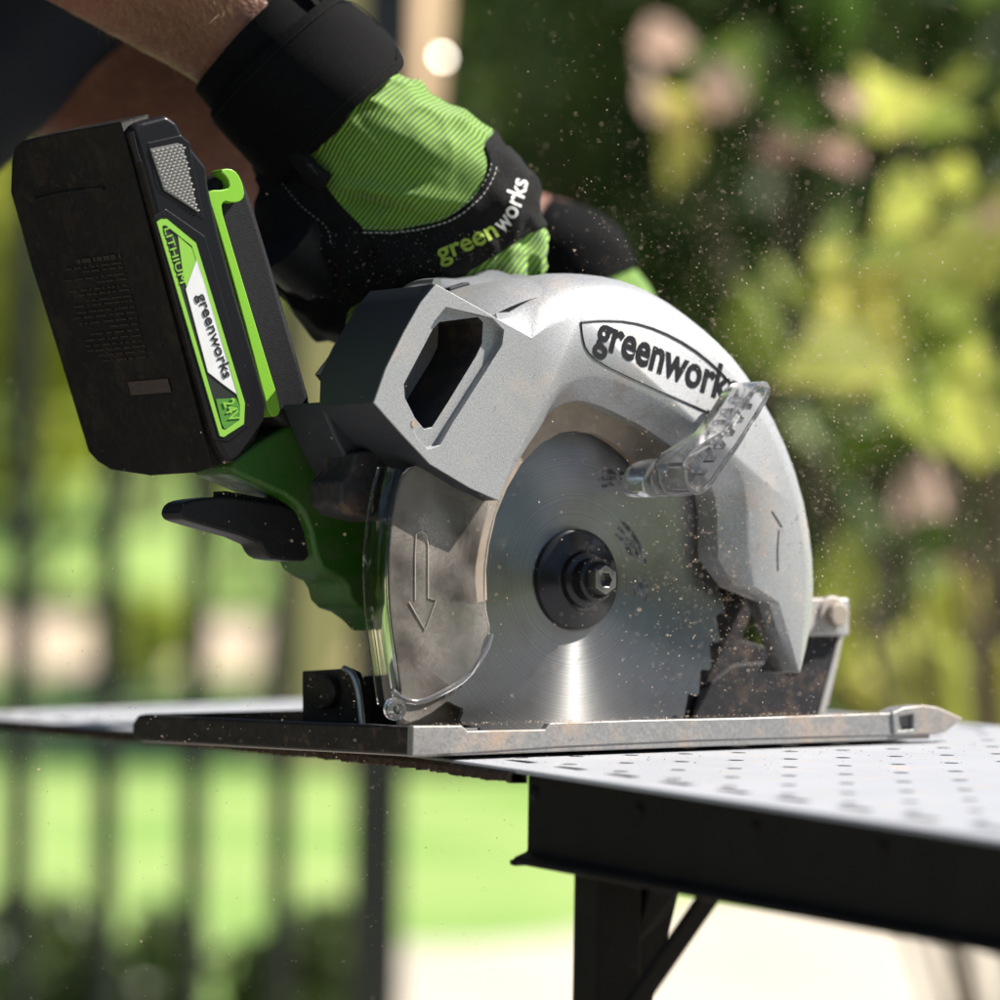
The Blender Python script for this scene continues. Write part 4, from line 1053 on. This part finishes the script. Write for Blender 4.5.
# hairs on the near forearm
bb = BVHTree.FromObject(body, bpy.context.evaluated_depsgraph_get())
vs = []; fs = []
axw = (WR2 - G(150, -50)).normalized()
for k in range(3400):
    x = rnd.uniform(100, 330); y = rnd.uniform(-20, 100)
    if (x - 250) * .76 + (y - 36) * .65 > -26: continue
    p0 = G(x, y); h_ = bb.ray_cast(p0 - fw * .3, fw)
    if h_[0] is None or (h_[0] - p0).length > .07: continue
    d = (axw * rnd.uniform(.6, 1.0) + h_[1] * rnd.uniform(.25, .7) + Vector((rnd.gauss(0, .4), rnd.gauss(0, .3), rnd.gauss(-.1, .4)))).normalized(); l = rnd.uniform(.003, .009); wv = d.cross(h_[1]).normalized() * .00005
    m1 = h_[0] + d * l * .5 + h_[1] * .0006; e1 = h_[0] + d * l
    o_ = len(vs); vs += [h_[0] - wv, h_[0] + wv, m1 - wv * .8, m1 + wv * .8, e1]; fs += [(o_, o_ + 1, o_ + 3, o_ + 2), (o_ + 2, o_ + 3, o_ + 4)]
hm = bpy.data.meshes.new('arm_hair'); hm.from_pydata([tuple(v) for v in vs], [], fs)
ah = link('arm_hair', hm, m_armhair, body, 0); ah['kind'] = 'stuff'

# --- far glove on the front handle
g2 = empty('glove', None); g2.parent = person
g2['label'] = 'far glove with black cuff behind the guard'
sleeve_mesh('cuff', [G2(534, 248), G2(554, 255), G2(574, 268), G2(584, 290)], [(.0190, .021), (.0205, .021), (.0215, .022), (.0205, .022)], m_cuff, g2, wob=.02, thick=.003)
YG2 = YL2
h2 = blobs_mesh('back_panel', [[(G2(585, 288), .0205), (G2(598, 314), .0230), (G2(608, 341), .0240), (G2(611, 366), .020)],
                               [(G2(625, 346, -.01), .012), (G2(638, 386, -.02), .0105), (G2(625, 411, -.035), .0095)], [(G2(608, 361, -.02), .012), (G2(615, 396, -.03), .0105), (G2(603, 416, -.04), .0095)],
                               [(G2(591, 361, -.022), .0115), (G2(593, 396, -.03), .010), (G2(583, 411, -.04), .009)], [(G2(585, 351, -.02), .0105), (G2(583, 381, -.03), .0095), (G2(575, 396, -.038), .0085)],
                               [(G2(593, 306, -.015), .013), (G2(578, 336, -.035), .0115), (G2(571, 361, -.04), .010)]], .0022, 8)
h2.parent = g2; h2.data.materials.append(m_rib); h2.data.shade_smooth()

# ------------------------------------------------------------------ SURROUNDINGS
def grass_mat():
    mt = bpy.data.materials.new('lawn grass'); mt.use_nodes = True; t = mt.node_tree; lk = t.links.new; b = t.nodes['Principled BSDF']; b.inputs['Roughness'].default_value = .8
    tc = t.nodes.new('ShaderNodeTexCoord'); n1 = t.nodes.new('ShaderNodeTexNoise'); n1.inputs['Scale'].default_value = 1.6; n1.inputs['Detail'].default_value = 6; lk(tc.outputs['Object'], n1.inputs['Vector'])
    n2 = t.nodes.new('ShaderNodeTexNoise'); n2.inputs['Scale'].default_value = 60; n2.inputs['Detail'].default_value = 4; lk(tc.outputs['Object'], n2.inputs['Vector'])
    r1 = t.nodes.new('ShaderNodeMapRange'); r1.inputs[1].default_value = .35; r1.inputs[2].default_value = .68; lk(n1.outputs[0], r1.inputs[0])
    m1 = t.nodes.new('ShaderNodeMix'); m1.data_type = 'RGBA'; lk(r1.outputs[0], m1.inputs[0]); m1.inputs[6].default_value = (.19, .37, .06, 1); m1.inputs[7].default_value = (.40, .50, .16, 1)
    m2 = t.nodes.new('ShaderNodeMix'); m2.data_type = 'RGBA'; m2.blend_type = 'MULTIPLY'; m2.inputs[0].default_value = .35; lk(m1.outputs[2], m2.inputs[6]); lk(n2.outputs[0], m2.inputs[7])
    lk(m2.outputs[2], b.inputs['Base Color']); return mt
m_grass = grass_mat()
def sheet(name, pts, z, mat_):
    o = link(name, mesh(name, [(a, b, z) for a, b in pts], [tuple(range(len(pts)))]), mat_, None, 0); o['kind'] = 'structure'; return o
sheet('lawn', [(-300, -60), (300, -60), (300, 600), (-300, 600)], GZ, m_grass)
m_path = M('pale concrete path', (.52, .46, .37), .9, 0, var=(3, .2), bump=(60, .002))
def gpt(px, py): p = at_height(px, py, GZ); return (p.x, p.y)
# a path crossing in front of the lawn
sheet('path', [gpt(384, 946), gpt(470, 948), gpt(560, 940), gpt(640, 915), gpt(720, 896), gpt(1150, 872), (3.2, 4.0), (-.2, 3.4), (-.12, 5.6)], GZ + .006, m_path)
sheet('patio', [(-4, -3), (4, -3), (4, 3.2), (-4, 3.2)], GZ + .010, M('patio concrete', (.40, .37, .33), .9, 0, var=(4, .2)))

def leaf_mat(name, c1, c2, tr_=.45):
    mt = bpy.data.materials.new(name); mt.use_nodes = True; t = mt.node_tree; lk = t.links.new; b = t.nodes['Principled BSDF']; b.inputs['Roughness'].default_value = .45
    g = t.nodes.new('ShaderNodeNewGeometry'); mx = t.nodes.new('ShaderNodeMix'); mx.data_type = 'RGBA'; lk(g.outputs['Random Per Island'], mx.inputs[0]); mx.inputs[6].default_value = (*c1, 1); mx.inputs[7].default_value = (*c2, 1)
    lk(mx.outputs[2], b.inputs['Base Color']); tl = t.nodes.new('ShaderNodeBsdfTranslucent'); lk(mx.outputs[2], tl.inputs[0]); ms = t.nodes.new('ShaderNodeMixShader'); ms.inputs[0].default_value = tr_
    lk(b.outputs[0], ms.inputs[1]); lk(tl.outputs[0], ms.inputs[2]); lk(ms.outputs[0], t.nodes['Material Output'].inputs[0]); return mt
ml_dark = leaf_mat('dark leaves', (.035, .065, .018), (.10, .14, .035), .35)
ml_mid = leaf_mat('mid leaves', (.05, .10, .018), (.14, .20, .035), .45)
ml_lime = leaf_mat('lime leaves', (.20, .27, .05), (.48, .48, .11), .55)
ml_gold = leaf_mat('bright yellow leaves', (.34, .38, .06), (.62, .56, .16), .5)  # yellow-green leaf colour raised to read as sunlit
ml_sun = leaf_mat('sunlit yellow leaves', (.42, .50, .06), (.72, .70, .16), .6)  # brighter leaf copy with the sunlight put into its colour
ml_pink = leaf_mat('faded blossoms', (.48, .27, .22), (.66, .48, .40), .35)
m_bark = M('bark', (.10, .075, .055), .9, 0, var=(30, .4), bump=(80, .004))
def leaf_cloud(name, P, size, mat_, parent=None, aspect=.5, jit=.35, cup=.18):
    """one mesh of folded, pointed leaves at the points P (n,3)"""
    n = len(P); nr = nrs
    d = nr.normal(size=(n, 3)); d[:, 2] -= .5; d /= np.linalg.norm(d, axis=1)[:, None]
    q = nr.normal(size=(n, 3)); s = np.cross(d, q); s /= np.linalg.norm(s, axis=1)[:, None]; u = np.cross(s, d)
    l = (size * (1 + jit * nr.uniform(-1, 1, n)))[:, None]
    wv = l * aspect * .5
    base_ = P - d * l * .5
    pts = np.stack([base_, base_ + d * l * .30 + s * wv + u * l * cup, base_ + d * l * .68 + s * wv * .8 + u * l * cup, base_ + d * l, base_ + d * l * .68 - s * wv * .8 + u * l * cup, base_ + d * l * .30 - s * wv + u * l * cup, base_ + d * l * .45], 1).reshape(-1, 3)
    f = np.array([[0, 1, 6], [1, 2, 6], [2, 3, 6], [3, 4, 6], [4, 5, 6], [5, 0, 6]])
    F = (np.arange(n)[:, None, None] * 7 + f[None]).reshape(-1, 3)
    me = bpy.data.meshes.new(name); me.from_pydata(pts.tolist(), [], F.tolist()); me.update()
    return link(name, me, mat_, parent, 0)
def crown_pts(c, rad, n, lobes=9, shell=.35):
    c = np.array(c); rad = np.array(rad); ctr = nrs.uniform(-1, 1, (lobes, 3)) * .62; lr = nrs.uniform(.35, .6, lobes)
    k = nrs.randint(0, lobes, n); d = nrs.normal(size=(n, 3)); d /= np.linalg.norm(d, axis=1)[:, None]; r = nrs.uniform(shell, 1, n) ** .6
    return c + (ctr[k] + d * (lr[k] * r)[:, None]) * rad
def twigs(name, base_, tips, r0, parent, mat_=m_bark):
    vs = []; fs = []
    for tip in tips:
        b = Vector(base_); tip = Vector(tip); mid = b.lerp(tip, .55) + Vector((rnd.uniform(-.06, .06), rnd.uniform(-.06, .06), .05)); P = smoothpts([b, mid, tip], 2, False)
        v, f = tube_data(P, [r0 * (1 - .8 * i / (len(P) - 1)) for i in range(len(P))], 6); o_ = len(vs); vs += v; fs += [tuple(a + o_ for a in q) for q in f]
    return link(name, mesh(name, vs, fs), mat_, parent, 60)
def tree(name, label, base_, crown_c, rad, n, size, mat_, r0=.05, cat='shrub', group=None, lobes=9, extra=None):
    e = empty(name, None, loc=base_); tag(e, label, cat, group)
    inv = Vector(base_)
    P = crown_pts((Vector(crown_c) - inv)[:], rad, n, lobes)
    leaf_cloud('crown', P, size, mat_, e)
    tips = [P[nrs.randint(0, n)] for _ in range(9)]
    twigs('trunk', (0, 0, 0), tips, r0, e)
    return e
# near flowering shrub on the right: placed branch by branch
near = [ # column, row, distance, spread (m), leaves, material
    (970, 92, 3.3, .05, 5, 'lime'), (942, 185, 3.1, .06, 7, 'lime'), (1000, 40, 3.4, .06, 6, 'mid'), (850, 275, 3.2, .055, 8, 'gold'), (890, 300, 3.15, .05, 8, 'gold'), (835, 300, 3.2, .05, 6, 'lime'), (930, 320, 3.3, .06, 7, 'lime'),
    (962, 195, 3.4, .04, 4, 'gold'), (985, 350, 3.0, .07, 9, 'lime'), (945, 430, 3.0, .07, 12, 'lime'), (985, 440, 3.1, .06, 9, 'lime'), (900, 395, 3.2, .05, 7, 'mid'), (905, 135, 3.5, .05, 3, 'pink'), (690, 75, 3.6, .045, 7, 'pink'), (668, 135, 3.6, .04, 6, 'gold'),
    (800, 145, 3.8, .05, 2, 'pink'), (985, 245, 3.1, .06, 3, 'pink'), (865, 640, 3.6, .045, 7, 'gold'), (960, 670, 3.5, .05, 9, 'gold'), (930, 560, 3.7, .06, 2, 'pink'), (860, 30, 3.6, .06, 5, 'mid'), (880, 700, 3.8, .06, 6, 'lime'), (970, 560, 3.4, .08, 6, 'mid'), (750, 20, 3.9, .09, 8, 'mid'), (990, 620, 3.6, .06, 6, 'lime'), (820, 480, 3.9, .08, 6, 'mid')]
base_n = Vector((.52, 3.55, GZ)); sh = empty('flowering_shrub', None, loc=base_n)
tag(sh, 'blurred shrub with yellow-green leaves and pinkish blossoms, nearest on the right', 'shrub')
buckets = {}; tips = []
for px, py, Y, spd, n, kind in near:
    n = max(2, int(n * .62)); c = np.array(at_depth(px, py, Y) - base_n); tips.append(c); buckets.setdefault(kind, []).append(c + nrs.normal(size=(n, 3)) * spd * .62)
nm = {'lime': ml_lime, 'gold': ml_gold, 'mid': ml_mid, 'pink': ml_pink}
for k, v in buckets.items():
    leaf_cloud('blossom' if k == 'pink' else 'crown', np.concatenate(v), .092 if k != 'pink' else .066, nm[k], sh, .62 if k != 'pink' else .9)
twigs('trunk', (0, 0, 0), tips, .006, sh)
# deep shaded hedge behind
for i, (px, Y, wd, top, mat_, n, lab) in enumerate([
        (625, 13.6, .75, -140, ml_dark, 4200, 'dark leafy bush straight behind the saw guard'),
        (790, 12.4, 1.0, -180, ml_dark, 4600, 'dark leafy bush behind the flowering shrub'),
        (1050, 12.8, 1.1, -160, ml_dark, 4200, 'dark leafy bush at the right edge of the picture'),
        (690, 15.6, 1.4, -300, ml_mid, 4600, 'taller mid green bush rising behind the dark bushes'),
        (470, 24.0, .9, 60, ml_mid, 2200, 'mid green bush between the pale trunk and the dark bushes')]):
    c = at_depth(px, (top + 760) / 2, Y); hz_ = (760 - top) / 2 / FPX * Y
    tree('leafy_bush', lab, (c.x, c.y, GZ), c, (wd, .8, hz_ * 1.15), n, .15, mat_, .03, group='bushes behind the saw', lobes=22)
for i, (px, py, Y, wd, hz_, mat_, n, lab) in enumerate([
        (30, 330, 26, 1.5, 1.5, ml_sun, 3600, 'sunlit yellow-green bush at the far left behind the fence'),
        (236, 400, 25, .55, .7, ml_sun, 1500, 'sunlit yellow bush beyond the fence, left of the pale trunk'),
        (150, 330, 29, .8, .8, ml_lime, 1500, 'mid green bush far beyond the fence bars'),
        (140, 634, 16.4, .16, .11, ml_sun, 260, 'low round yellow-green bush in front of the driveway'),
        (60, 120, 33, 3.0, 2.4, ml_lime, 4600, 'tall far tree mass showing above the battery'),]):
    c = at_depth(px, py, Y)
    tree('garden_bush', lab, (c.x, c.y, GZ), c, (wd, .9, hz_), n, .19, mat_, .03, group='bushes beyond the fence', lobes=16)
# far belt of trees closing the view
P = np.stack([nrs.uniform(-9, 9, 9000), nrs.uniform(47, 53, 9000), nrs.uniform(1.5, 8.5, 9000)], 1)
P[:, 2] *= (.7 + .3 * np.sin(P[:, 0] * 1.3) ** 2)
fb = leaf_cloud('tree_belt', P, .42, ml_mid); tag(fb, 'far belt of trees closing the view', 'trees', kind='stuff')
for i, (x, y, wd, dp, n, lab) in enumerate([(4.6, 1.4, .8, 2.6, 3600, 'dark hedge added unseen on the right of the patio to cut sky light'), (2.6, -3.2, 2.4, .8, 3200, 'dark hedge added unseen behind the viewer on the right to cut sky light'), (-2.8, -3.0, 2.4, .8, 3000, 'dark hedge added unseen behind the viewer on the left to cut sky light'), (-4.6, .6, .8, 2.4, 3000, 'dark hedge added unseen on the left of the patio to cut sky light')]):  # unseen hedges added to block low sky light and darken reflections
    tree('hedge', lab, (x, y, GZ), (x, y, .35), (wd, dp, 1.1), n, .20, ml_dark, .03, cat='hedge', group='added hedges out of view', lobes=26)
# low dark plants added in place of a tree shadow on the lawn
for i, (px, py, Y, wd, n, lab) in enumerate([(30, 985, 5.6, .17, 900, 'low dark plant in place of lawn shade at the foot of the fence, leftmost'), (130, 1000, 5.7, .13, 700, 'low dark plant in place of lawn shade behind the third fence bar'), (255, 1000, 5.5, .12, 600, 'low dark plant in place of lawn shade behind the fourth fence bar'), (335, 985, 5.6, .09, 600, 'low dark plant in place of lawn shade beside the thick fence post')]):
    c = at_depth(px, py, Y)
    tree('shade_plant', lab, (c.x, c.y, GZ), c, (wd, .2, .12), n, .045, ml_dark, .006, cat='plant', group='low plants standing for lawn shade', lobes=8)
sheet('driveway', [(-9, 16.6), (6, 16.9), (6, 23.5), (-9, 24.0)], GZ + .006, M('beige gravel', (.50, .40, .29), .95, 0, var=(1.5, .25), bump=(60, .01)))
vs = []; fs = []; NX, NY = 40, 22
for j in range(NY + 1):
    for i in range(NX + 1):
        t = j / NY; x = -14 + 28 * i / NX; y = 24.2 + 26 * t
        vs.append((x, y, GZ + .004 + 3.1 * (t * t * (3 - 2 * t)) ** .8 + .10 * math.sin(x * .9 + y * .4) * t))
for j in range(NY):
    for i in range(NX): fs.append((j * (NX + 1) + i, j * (NX + 1) + i + 1, (j + 1) * (NX + 1) + i + 1, (j + 1) * (NX + 1) + i))
gbk = link('grass_bank', mesh('grass_bank', vs, fs), m_grass, None, 60); gbk['kind'] = 'structure'
pt = empty('pale_tree', None); tag(pt, 'tree with a smooth pale beige trunk behind the fence', 'tree')
c0 = at_height(330, 745, GZ); Yt = 11.6
tb = at_depth(308, 700, Yt); tt = at_depth(386, -60, Yt); tb.z = GZ; dirn = (tt - tb)
P = [tb + dirn * t + Vector((.015 * math.sin(t * 9), 0, 0)) for t in np.linspace(0, 1.35, 14)]
v, f = tube_data(P, [.185 - .03 * i / 13 for i in range(14)], 24); link('trunk', mesh('trunk', v, f), M('pale bark', (.78, .52, .37), .8, 0, var=(9, .14), bump=(40, .003)), pt, 60)
top = P[-1]
leaf_cloud('crown', crown_pts(top + Vector((0, .6, 1.2)), (1.7, 1.3, .9), 2600, 12), .12, ml_mid, pt)
# fence
m_fence = M('fence steel', (.035, .036, .042), .5, .2)
fence = empty('metal_fence', None); tag(fence, 'dark metal bar fence with a thick end post behind the table', 'fence')
YFc = 4.5
post = at_depth(377, 800, YFc); px_m = YFc / FPX
bar_me = None
for k in range(14):
    x = post.x - (.108 if k == 0 else .108 + .0985 * k)
    vs_, fs_ = box_data((0, 0, (1.85 + .10) / 2), Vector((.0135, 0, 0)), Vector((0, .0135, 0)), Vector((0, 0, (1.85 - .10) / 2)))
    if bar_me is None: bar_me = mesh('bar', vs_, fs_); bar_me.materials.append(m_fence)
    o = bpy.data.objects.new('bar', bar_me); COL.objects.link(o); o.parent = fence; o.location = (x, YFc, GZ)
vs_, fs_ = box_data((post.x, YFc, GZ + .95), Vector((.029, 0, 0)), Vector((0, .029, 0)), Vector((0, 0, .95))); link('post', mesh('post', vs_, fs_), m_fence, fence, 0)
vs_, fs_ = box_data((post.x, YFc, GZ + 1.91), Vector((.034, 0, 0)), Vector((0, .034, 0)), Vector((0, 0, .012))); link('post_cap', mesh('post_cap', vs_, fs_), m_fence, fence, 0)
for z in (.12, 1.72):
    vs_, fs_ = box_data((post.x - .78, YFc, GZ + z), Vector((.76, 0, 0)), Vector((0, .014, 0)), Vector((0, 0, .016))); link('rail', mesh('rail', vs_, fs_), m_fence, fence, 0)
# small metal disc added and turned to throw the sun glint
glintp = at_depth(442, 57, 3.4); hv = ((CAM - glintp).normalized() + SUN).normalized()
s1 = hv.cross(Vector((0, 0, 1))).normalized(); s2 = s1.cross(hv)
vs_ = [glintp + s1 * (.0034 * math.cos(a)) + s2 * (.0034 * math.sin(a)) for a in np.linspace(0, 2 * math.pi, 16, endpoint=False)]
tg = extr('glint_disc', vs_, -hv * .0006, M('glinting tin', (.9, .86, .80), .47, 1.0), None, 0, smooth=0)
tag(tg, 'round pale glint above the glove, made by a small added metal disc', 'metal tag')

# ------------------------------------------------------------------ SAWDUST
m_chip = M('wood chips', (.68, .52, .38), .8, 0, var=(300, .3))
vs = []; fs = []
TET = np.array([[1, 0, -.3], [-.5, .8, -.3], [-.5, -.8, -.3], [0, 0, .5]])
def speck(p, r):
    o_ = len(vs); q = nrs.normal(size=(3, 3)); q, _ = np.linalg.qr(q); sc = np.array([1, rnd.uniform(.35, .8), rnd.uniform(.3, .7)])
    for v in (TET * sc) @ q * r: vs.append((p[0] + v[0], p[1] + v[1], p[2] + v[2]))
    fs.extend([(o_, o_ + 1, o_ + 2), (o_, o_ + 1, o_ + 3), (o_ + 1, o_ + 2, o_ + 3), (o_, o_ + 2, o_ + 3)])
def rad(): return .00015 + .00036 * rnd.random() ** 3 + (.0005 * rnd.random() if rnd.random() < .02 else 0)
for k in range(15000):        # plume to the right of the guard
    x = rnd.gauss(800, 120); y = rnd.gauss(380, 190)
    if 0 < x < 1010 and -10 < y < 712: speck(at_depth(x, y, rnd.gauss(1.36, .10)), rad())
for k in range(1500):         # over the blade and the foot
    x = rnd.gauss(715, 60); y = rnd.gauss(600, 75)
    if y < 712: speck(at_depth(x, y, rnd.uniform(1.15, 1.26)), rad())
for k in range(5000):        # drifting left and down
    x = rnd.uniform(0, 520); y = rnd.gauss(740, 150)
    if y < 1000: speck(at_depth(x, y, rnd.uniform(1.18, 1.6)), rad() * .9)
for k in range(3000):
    speck(at_depth(rnd.uniform(480, 1000), rnd.uniform(0, 700), rnd.uniform(1.1, 1.9)), rad())
me = bpy.data.meshes.new('sawdust'); me.from_pydata(vs, [], fs); sdst = link('sawdust', me, m_chip, None, 0); tag(sdst, 'fine pale sawdust flying in the air round the saw', 'sawdust', kind='stuff')
vs = []; fs = []
for k in range(3600):        # fallen on the sheet, thickest beside the base
    t = rnd.uniform(-.32, .05); s = abs(rnd.gauss(0, 1))
    base_line = None
    p = E0 + ED * t + MD * rnd.uniform(.004, .26)
    q = SAWI @ p
    if q.y > -.0008 and 0 < q.x < BL + .03: continue
    if rnd.random() > math.exp(-max(0, -q.y) / .030) + .03: continue
    speck((p.x, p.y, .00025 + droop(t) * max(0, 1 - (p - E0).dot(MD) / .55)), rad() * 1.15)
for k in range(700):         # on the rail of the base
    q = SAWM @ Vector((rnd.uniform(.005, BL), rnd.uniform(-.001, .003), .0095 + rnd.uniform(-.0003, .0006))); speck(q, rad() * .9)
for k in range(500):
    x = rnd.uniform(290, 520); y = rnd.uniform(225, 300)
    w3 = at_depth(x, y, 1.3); h_ = hall.ray_cast(w3 - fw * .2, fw)
    if h_[0] is not None: speck(h_[0] + h_[1] * .0009, rad() * .8)
me = bpy.data.meshes.new('fallen_sawdust'); me.from_pydata(vs, [], fs); sdst = link('fallen_sawdust', me, m_chip, None, 0); tag(sdst, 'sawdust lying on the sheet, the saw base and the glove', 'sawdust', kind='stuff')
